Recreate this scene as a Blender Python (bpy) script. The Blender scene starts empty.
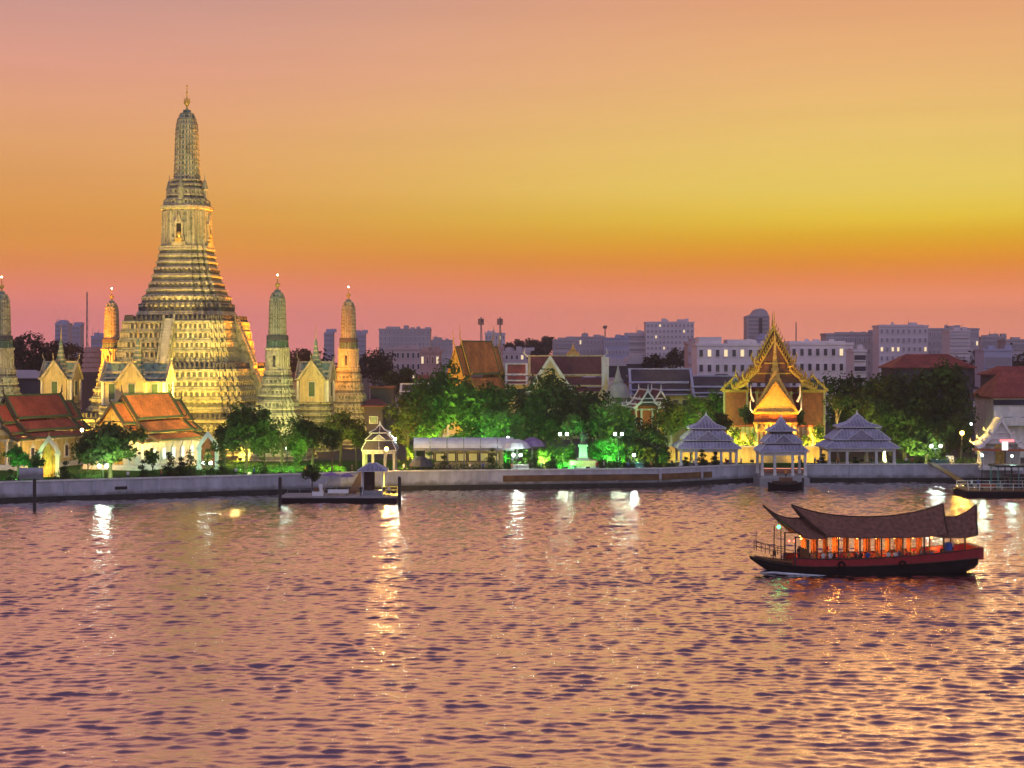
import bpy, math, random
import numpy as np
from mathutils import Vector, Matrix
R = math.radians
random.seed(7); rng = np.random.default_rng(7)
sc = bpy.context.scene
COL = sc.collection

# ------------------------------------------------------------------ camera, world, sun, exposure
F, H, YH = 1635.0, 24.0, 355.0           # focal length in pixels, eye height (m), horizon row
cam_d = bpy.data.cameras.new('camera'); cam = bpy.data.objects.new('camera', cam_d); COL.objects.link(cam)
cam_d.sensor_width = 36.0; cam_d.lens = F / 1024 * 36.0
cam_d.shift_y = -(384 - YH) / 1024
cam_d.clip_start = 1.0; cam_d.clip_end = 60000
cam.location = (0, 0, H); cam.rotation_euler = (R(90), 0, 0)
sc.camera = cam
sc.view_settings.view_transform = 'Standard'; sc.view_settings.look = 'None'
sc.view_settings.exposure = 0.0; sc.view_settings.gamma = 1.0
sc.cycles.use_denoising = True
sc.cycles.max_bounces = 6; sc.cycles.diffuse_bounces = 2; sc.cycles.glossy_bounces = 3
sc.cycles.transmission_bounces = 3; sc.cycles.caustics_reflective = False
sc.cycles.sample_clamp_indirect = 4.0; sc.cycles.sample_clamp_direct = 0

def lin(r, g, b):
    f = lambda c: ((c / 255 + .055) / 1.055) ** 2.4 if c / 255 > .04045 else c / 255 / 12.92
    return (f(r), f(g), f(b), 1)
def el(py):                               # sine of the elevation seen at image row py
    t = (YH - py) / F
    return t / math.sqrt(1 + t * t)

world = bpy.data.worlds.new('World'); sc.world = world; world.use_nodes = True
wt = world.node_tree; wt.nodes.clear()
def wn(t, **k):
    n = wt.nodes.new(t)
    for a, b in k.items(): setattr(n, a, b)
    return n
tc = wn('ShaderNodeTexCoord'); sx = wn('ShaderNodeSeparateXYZ'); wt.links.new(tc.outputs['Generated'], sx.inputs[0])
def wmap(sock, a, b, interp='SMOOTHSTEP'):
    m = wn('ShaderNodeMapRange', interpolation_type=interp)
    m.inputs[1].default_value = a; m.inputs[2].default_value = b
    wt.links.new(sock, m.inputs[0]); return m.outputs[0]
ZA, ZB = -0.02, 0.44
def sky_ramp(stops):
    m = wmap(sx.outputs[2], ZA, ZB, 'LINEAR')
    r = wn('ShaderNodeValToRGB'); e = r.color_ramp.elements
    r.color_ramp.interpolation = 'B_SPLINE' if False else 'EASE'
    r.color_ramp.interpolation = 'LINEAR'
    st = sorted((( (z - ZA) / (ZB - ZA)), c) for z, c in stops)
    e[0].position, e[0].color = st[0]; e[1].position, e[1].color = st[-1]
    for p, c in st[1:-1]:
        n = e.new(p); n.color = c
    wt.links.new(m, r.inputs[0]); return r.outputs[0]
def hor(c, k): return tuple(min(1, x*k) for x in c[:3]) + (1,)
left = sky_ramp([(el(360), hor(lin(212,118,124), 1.6)), (el(335), hor(lin(216,120,122), 1.56)), (el(310), hor(lin(221,124,116), 1.44)), (el(288), hor(lin(219,124,96), 1.32)),
                 (el(268), hor(lin(219,132,72), 1.2)), (el(250), hor(lin(221,143,62), 1.12)), (el(215), lin(224,154,72)), (el(150), lin(226,162,104)),
                 (el(75), lin(222,156,132)), (el(0), lin(198,148,140)), (.27, lin(232,166,128)), (.34, lin(216,148,124)), (.42, lin(148,96,108))])
right = sky_ramp([(el(360), hor(lin(222,132,110), 1.6)), (el(335), hor(lin(223,130,108), 1.56)), (el(300), hor(lin(223,130,98), 1.36)), (el(280), hor(lin(217,124,66), 1.26)),
                  (el(264), hor(lin(216,134,28), 1.16)), (el(252), hor(lin(218,150,10), 1.1)), (el(238), lin(222,172,16)), (el(220), lin(226,194,52)),
                  (el(190), lin(230,203,92)), (el(140), lin(230,194,106)), (el(80), lin(229,178,114)), (el(0), lin(224,160,116)),
                  (.27, lin(246,184,118)), (.34, lin(232,164,118)), (.42, lin(158,104,108))])
def wmix(f, a, b):
    m = wn('ShaderNodeMix', data_type='RGBA'); wt.links.new(f, m.inputs[0])
    for s, i in ((a, 6), (b, 7)):
        if isinstance(s, tuple): m.inputs[i].default_value = s
        else: wt.links.new(s, m.inputs[i])
    return m.outputs[2]
front = wmix(wmap(sx.outputs[0], -.30, .24), left, right)
mpw = wn('ShaderNodeMapping'); mpw.inputs['Scale'].default_value = (1.6, 1.6, 26); wt.links.new(tc.outputs['Generated'], mpw.inputs[0])
nzw = wn('ShaderNodeTexNoise'); nzw.inputs['Scale'].default_value = 2.2; nzw.inputs['Detail'].default_value = 5; wt.links.new(mpw.outputs[0], nzw.inputs['Vector'])
mrw = wn('ShaderNodeMapRange'); mrw.inputs[1].default_value = .3; mrw.inputs[2].default_value = .7; mrw.inputs[3].default_value = .985; mrw.inputs[4].default_value = 1.035
wt.links.new(nzw.outputs[0], mrw.inputs[0])                         # faint streaks of high haze
vm = wn('ShaderNodeVectorMath', operation='SCALE'); wt.links.new(front, vm.inputs[0]); wt.links.new(mrw.outputs[0], vm.inputs['Scale']); front = vm.outputs[0]
zen = wmix(wmap(sx.outputs[2], .36, .60), front, (.06, .036, .085, 1))
back = wmix(wmap(sx.outputs[2], 0, .5), (.70, .55, .62, 1), (.44, .45, .74, 1))
skyc = wmix(wmap(sx.outputs[1], -.65, .12), back, zen)
bg1 = wn('ShaderNodeBackground'); wt.links.new(skyc, bg1.inputs[0]); bg1.inputs[1].default_value = 1.055
SUN_EL, SUN_AZ = R(1.5), R(14)
nish = wn('ShaderNodeTexSky', sky_type='NISHITA'); nish.sun_disc = False
nish.sun_elevation = SUN_EL; nish.sun_rotation = SUN_AZ
bg2 = wn('ShaderNodeBackground'); wt.links.new(nish.outputs[0], bg2.inputs[0]); bg2.inputs[1].default_value = .004
ad = wn('ShaderNodeAddShader'); wo = wn('ShaderNodeOutputWorld')
wt.links.new(bg1.outputs[0], ad.inputs[0]); wt.links.new(bg2.outputs[0], ad.inputs[1]); wt.links.new(ad.outputs[0], wo.inputs[0])

sun_d = bpy.data.lights.new('sun', 'SUN'); sun = bpy.data.objects.new('sun', sun_d); COL.objects.link(sun)
sun_d.energy = .12; sun_d.angle = R(14); sun_d.color = (1, .55, .25)
sd = Vector((math.sin(SUN_AZ) * math.cos(SUN_EL), math.cos(SUN_AZ) * math.cos(SUN_EL), math.sin(SUN_EL)))
sun.rotation_euler = sd.to_track_quat('Z', 'Y').to_euler()

# ------------------------------------------------------------------ image-to-place helpers
def X(px, Y): return (px - 512) / F * Y
def Z(py, Y): return H - (py - YH) * Y / F
GZ = 2.6                                   # level of the temple ground above the river

# ------------------------------------------------------------------ materials
M = {}
def mat(name, col, rough=.75, var=.22, scale=1.5, metal=0.0, bump=0.0, col2=None, spec=.4, coord='Object', detail=4, emit=None):
    m = bpy.data.materials.new(name); m.use_nodes = True; t = m.node_tree; n = t.nodes
    p = n['Principled BSDF']
    c = n.new('ShaderNodeTexCoord'); no = n.new('ShaderNodeTexNoise'); no.inputs['Scale'].default_value = scale
    no.inputs['Detail'].default_value = detail
    t.links.new(c.outputs[coord], no.inputs['Vector'])
    mr = n.new('ShaderNodeMapRange'); mr.inputs[1].default_value = .3; mr.inputs[2].default_value = .7
    t.links.new(no.outputs[0], mr.inputs[0])
    mx = n.new('ShaderNodeMix'); mx.data_type = 'RGBA'; t.links.new(mr.outputs[0], mx.inputs[0])
    mx.inputs[6].default_value = tuple(max(0, x * (1 - var)) for x in col) + (1,)
    mx.inputs[7].default_value = (tuple(col2) if col2 else tuple(min(1, x * (1 + var)) for x in col)) + (1,)
    t.links.new(mx.outputs[2], p.inputs['Base Color'])
    p.inputs['Roughness'].default_value = rough; p.inputs['Metallic'].default_value = metal
    p.inputs['Specular IOR Level'].default_value = spec
    if bump:
        b = n.new('ShaderNodeBump'); b.inputs['Strength'].default_value = bump; b.inputs['Distance'].default_value = .15
        t.links.new(no.outputs[0], b.inputs['Height']); t.links.new(b.outputs[0], p.inputs['Normal'])
    if emit:
        p.inputs['Emission Color'].default_value = tuple(emit[:3]) + (1,); p.inputs['Emission Strength'].default_value = emit[3]
    M[name] = m; return m
def glow(name, col, s):
    return mat(name, col, emit=tuple(col) + (s,), var=.05)

def mosaic(name, base, dark, tint, vs=1.6):
    """porcelain mosaic: cells of china in several tints set in grey plaster"""
    m = mat(name, base, .5, .18, .35); t = m.node_tree; n = t.nodes; p = n['Principled BSDF']
    src = p.inputs['Base Color'].links[0].from_socket
    c = n.new('ShaderNodeTexCoord'); v = n.new('ShaderNodeTexVoronoi'); v.inputs['Scale'].default_value = vs
    t.links.new(c.outputs['Object'], v.inputs['Vector'])
    r = n.new('ShaderNodeValToRGB'); r.color_ramp.interpolation = 'CONSTANT'
    sp = n.new('ShaderNodeSeparateColor'); t.links.new(v.outputs['Color'], sp.inputs[0]); t.links.new(sp.outputs[0], r.inputs[0])
    e = r.color_ramp.elements; e[0].color = (1, 1, 1, 1); e[0].position = 0
    e[1].color = tuple(tint) + (1,); e[1].position = .62
    a = e.new(.82); a.color = tuple(dark) + (1,)
    x = n.new('ShaderNodeMix'); x.data_type = 'RGBA'; x.blend_type = 'MULTIPLY'; x.inputs[0].default_value = .8
    t.links.new(src, x.inputs[6]); t.links.new(r.outputs[0], x.inputs[7])
    # thin vertical joints and weather streaks
    mp = n.new('ShaderNodeMapping'); mp.inputs['Scale'].default_value = (1.2, 1.2, .12); t.links.new(c.outputs['Object'], mp.inputs[0])
    ns = n.new('ShaderNodeTexNoise'); ns.inputs['Scale'].default_value = 1.3; t.links.new(mp.outputs[0], ns.inputs['Vector'])
    mr = n.new('ShaderNodeMapRange'); mr.inputs[1].default_value = .35; mr.inputs[2].default_value = .65; mr.inputs[3].default_value = .72
    t.links.new(ns.outputs[0], mr.inputs[0])
    y = n.new('ShaderNodeMix'); y.data_type = 'RGBA'; y.blend_type = 'MULTIPLY'; y.inputs[0].default_value = 1
    t.links.new(x.outputs[2], y.inputs[6]); t.links.new(mr.outputs[0], y.inputs[7])
    t.links.new(y.outputs[2], p.inputs['Base Color'])
    b = n.new('ShaderNodeBump'); b.inputs['Strength'].default_value = .5; b.inputs['Distance'].default_value = .12
    t.links.new(v.outputs['Distance'], b.inputs['Height']); t.links.new(b.outputs[0], p.inputs['Normal'])
    return m
def tiles(name, col, var=.3, rough=.6, rows=3.2):
    """roof tiles: rows down the slope plus tile-by-tile tone"""
    m = mat(name, col, rough, var, 2.5); t = m.node_tree; n = t.nodes; p = n['Principled BSDF']
    src = p.inputs['Base Color'].links[0].from_socket
    c = n.new('ShaderNodeTexCoord'); w = n.new('ShaderNodeTexWave'); w.bands_direction = 'Z'; w.wave_profile = 'SAW'
    w.inputs['Scale'].default_value = rows / 2; w.inputs['Distortion'].default_value = .3
    t.links.new(c.outputs['Object'], w.inputs['Vector'])
    ns = n.new('ShaderNodeTexNoise'); ns.inputs['Scale'].default_value = .35; ns.inputs['Detail'].default_value = 5; t.links.new(c.outputs['Object'], ns.inputs['Vector'])
    mr = n.new('ShaderNodeMapRange'); mr.inputs[1].default_value = .35; mr.inputs[2].default_value = .65; mr.inputs[3].default_value = .65; mr.inputs[4].default_value = 1.1
    t.links.new(ns.outputs[0], mr.inputs[0])
    y = n.new('ShaderNodeMix'); y.data_type = 'RGBA'; y.blend_type = 'MULTIPLY'; y.inputs[0].default_value = 1
    t.links.new(src, y.inputs[6]); t.links.new(mr.outputs[0], y.inputs[7]); t.links.new(y.outputs[2], p.inputs['Base Color'])
    b = n.new('ShaderNodeBump'); b.inputs['Strength'].default_value = .6; b.inputs['Distance'].default_value = .12
    t.links.new(w.outputs[0], b.inputs['Height']); t.links.new(b.outputs[0], p.inputs['Normal'])
    return m
def leaf(name, c1, c2, trans=.35):
    m = bpy.data.materials.new(name); m.use_nodes = True; t = m.node_tree; n = t.nodes; n.clear()
    c = n.new('ShaderNodeTexCoord'); no = n.new('ShaderNodeTexNoise'); no.inputs['Scale'].default_value = .55; no.inputs['Detail'].default_value = 6
    t.links.new(c.outputs['Object'], no.inputs['Vector'])
    mr = n.new('ShaderNodeMapRange'); mr.inputs[1].default_value = .33; mr.inputs[2].default_value = .67; t.links.new(no.outputs[0], mr.inputs[0])
    oi = n.new('ShaderNodeObjectInfo')
    mx = n.new('ShaderNodeMix'); mx.data_type = 'RGBA'; t.links.new(mr.outputs[0], mx.inputs[0])
    mx.inputs[6].default_value = tuple(c1) + (1,); mx.inputs[7].default_value = tuple(c2) + (1,)
    hs = n.new('ShaderNodeHueSaturation'); t.links.new(mx.outputs[2], hs.inputs['Color'])
    m2 = n.new('ShaderNodeMapRange'); m2.inputs[3].default_value = .75; m2.inputs[4].default_value = 1.25
    t.links.new(oi.outputs['Random'], m2.inputs[0]); t.links.new(m2.outputs[0], hs.inputs['Value'])
    d = n.new('ShaderNodeBsdfDiffuse'); tr = n.new('ShaderNodeBsdfTranslucent'); ms = n.new('ShaderNodeMixShader'); ms.inputs[0].default_value = trans
    o = n.new('ShaderNodeOutputMaterial')
    t.links.new(hs.outputs[0], d.inputs[0]); t.links.new(hs.outputs[0], tr.inputs[0])
    t.links.new(d.outputs[0], ms.inputs[1]); t.links.new(tr.outputs[0], ms.inputs[2]); t.links.new(ms.outputs[0], o.inputs[0])
    M[name] = m; return m

mosaic('porcelain', (.44, .42, .27), (.45, .5, .42), (.8, .88, .8))
mosaic('porcelain_recess_shade', (.17, .17, .12), (.5, .55, .5), (.8, .88, .8))  # dark copy of the porcelain: shade of the tier recesses put into its colour
mosaic('porcelain_pale', (.63, .55, .33), (.65, .65, .55), (.88, .92, .84), 2.2)
mosaic('porcelain_green', (.22, .32, .24), (.3, .35, .3), (.7, .9, .9))
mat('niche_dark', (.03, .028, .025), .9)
mat('stone_dark', (.10, .095, .09), .85)
mat('gold', (.72, .47, .09), .38, .25, 3, metal=.2, spec=.6)
mat('gilt', (.62, .41, .08), .5, .35, 1.3, metal=.1, bump=.4)
mat('cream_plaster', (.64, .53, .27), .8, .12, 1)
mat('white_plaster', (.74, .74, .70), .8, .08, 1.2)
mat('white_paint', (.78, .78, .76), .6, .06, 2)
mat('green_paint', (.08, .14, .06), .6)
tiles('tile_orange', (.62, .235, .07))
tiles('tile_red', (.34, .085, .06))
tiles('tile_maroon', (.16, .05, .05))
tiles('tile_dark', (.085, .06, .07))
tiles('tile_blue', (.05, .055, .09))
tiles('tile_grey', (.36, .35, .46))
mat('tile_rib', (.46, .45, .56), .6, .15, 3); mat('ridge_grey', (.66, .66, .70), .6, .1, 3)
mat('board_dark', (.06, .055, .04), .7)
mat('board_green', (.07, .16, .06), .6)
mat('board_gold', (.62, .36, .05), .5, .3, 3)
mat('terracotta', (.42, .12, .045), .75, .3, 1.2)
mat('concrete', (.36, .35, .35), .85, .2, .5)
mw = mat('wall_grey', (.56, .57, .63), .85, .14, .35, detail=6)
def streaks(m, k=.28, sc=(.55, .55, .12)):
    t = m.node_tree; n = t.nodes; p = n['Principled BSDF']; src = p.inputs['Base Color'].links[0].from_socket
    c = n.new('ShaderNodeTexCoord'); mp = n.new('ShaderNodeMapping'); mp.inputs['Scale'].default_value = sc; t.links.new(c.outputs['Object'], mp.inputs[0])
    ns = n.new('ShaderNodeTexNoise'); ns.inputs['Scale'].default_value = 1; ns.inputs['Detail'].default_value = 6; ns.inputs['Roughness'].default_value = .65; t.links.new(mp.outputs[0], ns.inputs['Vector'])
    mr = n.new('ShaderNodeMapRange'); mr.inputs[1].default_value = .38; mr.inputs[2].default_value = .6; mr.inputs[3].default_value = 1-k; t.links.new(ns.outputs[0], mr.inputs[0])
    y = n.new('ShaderNodeMix'); y.data_type = 'RGBA'; y.blend_type = 'MULTIPLY'; y.inputs[0].default_value = 1
    t.links.new(src, y.inputs[6]); t.links.new(mr.outputs[0], y.inputs[7]); t.links.new(y.outputs[2], p.inputs['Base Color'])
streaks(mw)
def tide(m):                                # algae and tide stain climbing the foot of the wall
    t = m.node_tree; n = t.nodes; p = n['Principled BSDF']; src = p.inputs['Base Color'].links[0].from_socket
    c = n.new('ShaderNodeTexCoord'); sp = n.new('ShaderNodeSeparateXYZ'); t.links.new(c.outputs['Object'], sp.inputs[0])
    ns = n.new('ShaderNodeTexNoise'); ns.inputs['Scale'].default_value = .6; ns.inputs['Detail'].default_value = 7; t.links.new(c.outputs['Object'], ns.inputs['Vector'])
    ad_ = n.new('ShaderNodeMath'); ad_.operation = 'MULTIPLY_ADD'; t.links.new(ns.outputs[0], ad_.inputs[0]); ad_.inputs[1].default_value = -1.6; t.links.new(sp.outputs[2], ad_.inputs[2])
    mr = n.new('ShaderNodeMapRange'); mr.inputs[1].default_value = .0; mr.inputs[2].default_value = .75; mr.inputs[3].default_value = .75; mr.inputs[4].default_value = 0
    t.links.new(ad_.outputs[0], mr.inputs[0])
    y = n.new('ShaderNodeMix'); y.data_type = 'RGBA'; t.links.new(mr.outputs[0], y.inputs[0]); t.links.new(src, y.inputs[6]); y.inputs[7].default_value = (.09, .095, .075, 1)
    t.links.new(y.outputs[2], p.inputs['Base Color'])
tide(mw)
mat('waterline_dark', (.035, .035, .03), .8, .4, 1.2)  # near-black tone of the band along the foot of the river wall
mat('brown_panel', (.16, .09, .035), .7, .35, .6)
mat('asphalt', (.05, .05, .05), .9)
mat('metal_black', (.02, .02, .022), .5)
mat('metal_grey', (.25, .26, .28), .45, metal=.5)
mat('canopy_pale', (.74, .78, .78), .5, .12, .6)
mat('canvas_violet', (.28, .20, .38), .8)
mat('wood_dark', (.055, .032, .022), .7, .3, 2, bump=.3)
mat('wood_brown', (.16, .08, .04), .7, .3, 2)
mat('shingle', (.20, .095, .062), .85, .35, 2.2, bump=.5)
mat('hull_black', (.012, .010, .010), .7, spec=.15)
mat('hull_maroon', (.30, .022, .026), .45, .2, 1.5)
streaks(M['white_plaster'], .2, (.8,.8,.2)); streaks(M['cream_plaster'], .3, (1.2,1.2,.15)); streaks(M['gilt'], .45, (2.5,2.5,.6))
mat('hull_teal', (.08, .22, .2), .5)
mat('bark', (.09, .065, .045), .9, .3, 3, bump=.4)
mat('bark_pale', (.26, .20, .13), .9, .3, 3)
leaf('leaf_dark', (.038, .07, .024), (.10, .14, .045))
leaf('leaf_mid', (.055, .14, .03), (.14, .25, .06))
leaf('leaf_bright', (.07, .18, .04), (.16, .28, .07))
leaf('leaf_olive', (.06, .075, .02), (.13, .14, .04))
leaf('leaf_far', (.05, .045, .032), (.09, .075, .05))
leaf('leaf_flower', (.45, .15, .10), (.35, .25, .08))
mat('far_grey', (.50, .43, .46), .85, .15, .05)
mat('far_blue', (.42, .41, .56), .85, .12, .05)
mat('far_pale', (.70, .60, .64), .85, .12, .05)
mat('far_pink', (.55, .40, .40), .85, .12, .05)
mat('city_white', (.80, .70, .72), .8, .1, .2)
mat('city_dark', (.07, .06, .07), .85, .2, .1)
mat('glass_dark', (.05, .05, .07), .15, .2, .4, spec=.6)
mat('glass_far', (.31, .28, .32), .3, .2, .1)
mat('brick_pink', (.50, .30, .27), .85, .15, .3)
mat('skin', (.36, .20, .13), .6); mat('hair', (.012, .01, .01), .6)
mat('trousers', (.03, .035, .05), .8)
for nm, c in (('shirt_white', (.7, .7, .68)), ('shirt_orange', (.7, .25, .04)), ('shirt_blue', (.06, .12, .4)), ('shirt_red', (.5, .04, .04)), ('shirt_black', (.03, .03, .03))):
    mat(nm, c, .85)
glow('lamp_white', (.85, 1, .92), 30); glow('lamp_warm', (1, .80, .42), 30); glow('lamp_sodium', (1, .52, .10), 34)
glow('lamp_red', (1, .08, .05), 10); glow('lamp_green', (.05, 1, .25), 10); glow('window_lit', (1, .78, .42), .85); glow('window_dim', (.8, .7, .25), .22); glow('window_cool', (.85, 1, .95), 1.1)
glow('bulb', (1, .36, .07), 10); glow('sign_white', (.9, 1, .95), 2.5); glow('sign_red', (1, .15, .15), 3)
glow('lens_yellow', (1, .8, .35), 6); glow('lens_green', (.2, 1, .3), 5)

# ------------------------------------------------------------------ mesh helpers
class MB:
    def __init__(s): s.v = []; s.f = []; s.m = []; s.mats = []
    def mi(s, name):
        if name not in s.mats: s.mats.append(name)
        return s.mats.index(name)
    def add(s, vs, fs, m):
        b = len(s.v); k = s.mi(m)
        s.v.extend(tuple(v) for v in vs)
        for f in fs: s.f.append(tuple(i + b for i in f)); s.m.append(k)
        return s
    def box(s, x0, x1, y0, y1, z0, z1, m):
        return s.add([(x0,y0,z0),(x1,y0,z0),(x1,y1,z0),(x0,y1,z0),(x0,y0,z1),(x1,y0,z1),(x1,y1,z1),(x0,y1,z1)],
                     [(3,2,1,0),(4,5,6,7),(0,1,5,4),(1,2,6,5),(2,3,7,6),(3,0,4,7)], m)
    def cbox(s, cx, cy, z0, wx, wy, h, m, rot=0):
        c, q = math.cos(rot), math.sin(rot); vs = []
        for z in (z0, z0 + h):
            for a, b in ((-1,-1),(1,-1),(1,1),(-1,1)):
                x, y = a * wx / 2, b * wy / 2
                vs.append((cx + x*c - y*q, cy + x*q + y*c, z))
        return s.add(vs, [(3,2,1,0),(4,5,6,7),(0,1,5,4),(1,2,6,5),(2,3,7,6),(3,0,4,7)], m)
    def loft(s, rings, m, cap0=True, cap1=True, ms=None):
        n = len(rings[0]); b = len(s.v); k = s.mi(m)
        for r in rings: s.v.extend(tuple(p) for p in r)
        for i in range(len(rings) - 1):
            kk = s.mi(ms[i]) if ms else k
            for j in range(n):
                q = (j + 1) % n
                s.f.append((b+i*n+j, b+i*n+q, b+(i+1)*n+q, b+(i+1)*n+j)); s.m.append(kk)
        if cap0: s.f.append(tuple(b + j for j in reversed(range(n)))); s.m.append(k)
        if cap1: s.f.append(tuple(b + (len(rings)-1)*n + j for j in range(n))); s.m.append(k)
        return s
    def lathe(s, prof, m, cx=0, cy=0, n=12, ph=0):
        return s.loft([[(cx + r*math.cos(ph + 2*math.pi*j/n), cy + r*math.sin(ph + 2*math.pi*j/n), z) for j in range(n)] for z, r in prof], m)
    def tube(s, pts, rad, m, n=6):
        rings = []
        for i, p in enumerate(pts):
            p = Vector(p); a = Vector(pts[max(0, i-1)]); c = Vector(pts[min(len(pts)-1, i+1)])
            d = (c - a).normalized(); u = d.cross(Vector((0,0,1)) if abs(d.z) < .9 else Vector((1,0,0))).normalized(); w = d.cross(u)
            r = rad[i] if isinstance(rad, (list, tuple)) else rad
            rings.append([p + (u*math.cos(2*math.pi*j/n) + w*math.sin(2*math.pi*j/n)) * r for j in range(n)])
        return s.loft(rings, m)
    def ball(s, c, r, m, n=10, k=6, sz=1):
        rings = [[(c[0] + r*math.sin(math.pi*(i+.02)/(k+.04))*math.cos(2*math.pi*j/n), c[1] + r*math.sin(math.pi*(i+.02)/(k+.04))*math.sin(2*math.pi*j/n), c[2] - r*sz*math.cos(math.pi*(i+.02)/(k+.04))) for j in range(n)] for i in range(k+1)]
        return s.loft(rings, m)
    def prism(s, poly, d, m):              # poly: 3-D points of a flat outline, d: extrusion vector
        n = len(poly); d = Vector(d); a = [Vector(p) for p in poly]; b = [p + d for p in a]
        fs = [tuple(reversed(range(n))), tuple(range(n, 2*n))] + [(j, (j+1) % n, n + (j+1) % n, n + j) for j in range(n)]
        return s.add(a + b, fs, m)
    def mesh(s, name):
        me = bpy.data.meshes.new(name); me.from_pydata(s.v, [], s.f)
        for x in s.mats: me.materials.append(M[x])
        me.polygons.foreach_set('material_index', s.m); me.update(); return me
    def build(s, name, parent=None, loc=None, rz=0):
        return link(name, s.mesh(name), parent, loc, rz)
def link(name, me, parent=None, loc=None, rz=0):
    o = bpy.data.objects.new(name, me); COL.objects.link(o)
    if parent: o.parent = parent
    if loc: o.location = loc
    if rz: o.rotation_euler = (0, 0, rz)
    return o
def tag(o, label=None, cat=None, group=None, kind=None):
    for k, v in (('label', label), ('category', cat), ('group', group), ('kind', kind)):
        if v: o[k] = v
    return o
def thing(name, label, cat, loc=(0,0,0), rz=0, group=None):
    return tag(link(name, None, None, loc, rz), label, cat, group)
def dup(root, loc, rz=None, label=None):
    r = root.copy(); COL.objects.link(r); r.location = loc
    if rz is not None: r.rotation_euler = (0, 0, rz)
    if label: r['label'] = label
    for ch in list(root.children):
        c = ch.copy(); COL.objects.link(c); c.parent = r
        for g in ch.children:
            d = g.copy(); COL.objects.link(d); d.parent = c
    return r
def lamp(kind, loc, power, col, size=.3, target=None, angle=90, blend=.6, parent=None):
    d = bpy.data.lights.new('lamp_light', kind); d.energy = power; d.color = col; d.shadow_soft_size = size
    o = bpy.data.objects.new('lamp_light', d); COL.objects.link(o); o.location = loc
    if kind == 'SPOT':
        d.spot_size = R(angle); d.spot_blend = blend
    if target:
        o.rotation_euler = (Vector(loc) - Vector(target)).to_track_quat('Z', 'Y').to_euler()
    return o

# ================================================================== SETTING
# shore line (x, y) of the embankment, left to right
SHORE = [(-600,215), (-150,246), (X(0,266),266), (X(280,283),283), (X(400,291),291), (X(660,298),298), (X(742,308),308),
         (X(760,309.5),309.5), (X(806,309),309), (X(985,309),309), (150,312), (600,330)]
def shore_y(x):
    for (a, b), (c, d) in zip(SHORE, SHORE[1:]):
        if a <= x <= c: return b + (d - b) * (x - a) / (c - a)
    return 300
mat('city_ground', (.06, .058, .055), .95, .3, .02)
leaf('lawn_green', (.04, .10, .02), (.08, .17, .04), 0)
FARW, FARY = 1900, 3200
mb = MB()
vs = [(x, y + .35, GZ) for x, y in SHORE]; n = len(vs)
vs += [(x * FARW / 600, FARY, GZ) for x, y in SHORE]
mb.add(vs, [(i, i+1, n+i+1, n+i) for i in range(n-1)] , 'city_ground')
mb.add([(-FARW, 215, GZ), (-600, 215.35, GZ), (-FARW, FARY, GZ)], [(0,1,2)], 'city_ground')
mb.add([(FARW, 330, GZ), (600, 330.35, GZ), (FARW, FARY, GZ)], [(2,1,0)], 'city_ground')
tag(mb.build('ground'), kind='structure')
mb = MB()                                   # temple lawn, one sheet over the ground
pts = [(x, y + .5) for x, y in SHORE[1:10]]
n = len(pts); mb.add([(x, y, GZ+.004) for x, y in pts] + [(x, 332, GZ+.004) for x, y in pts], [(i, i+1, n+i+1, n+i) for i in range(n-1)], 'lawn_green')
tag(mb.build('lawn'), kind='structure')

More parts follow.
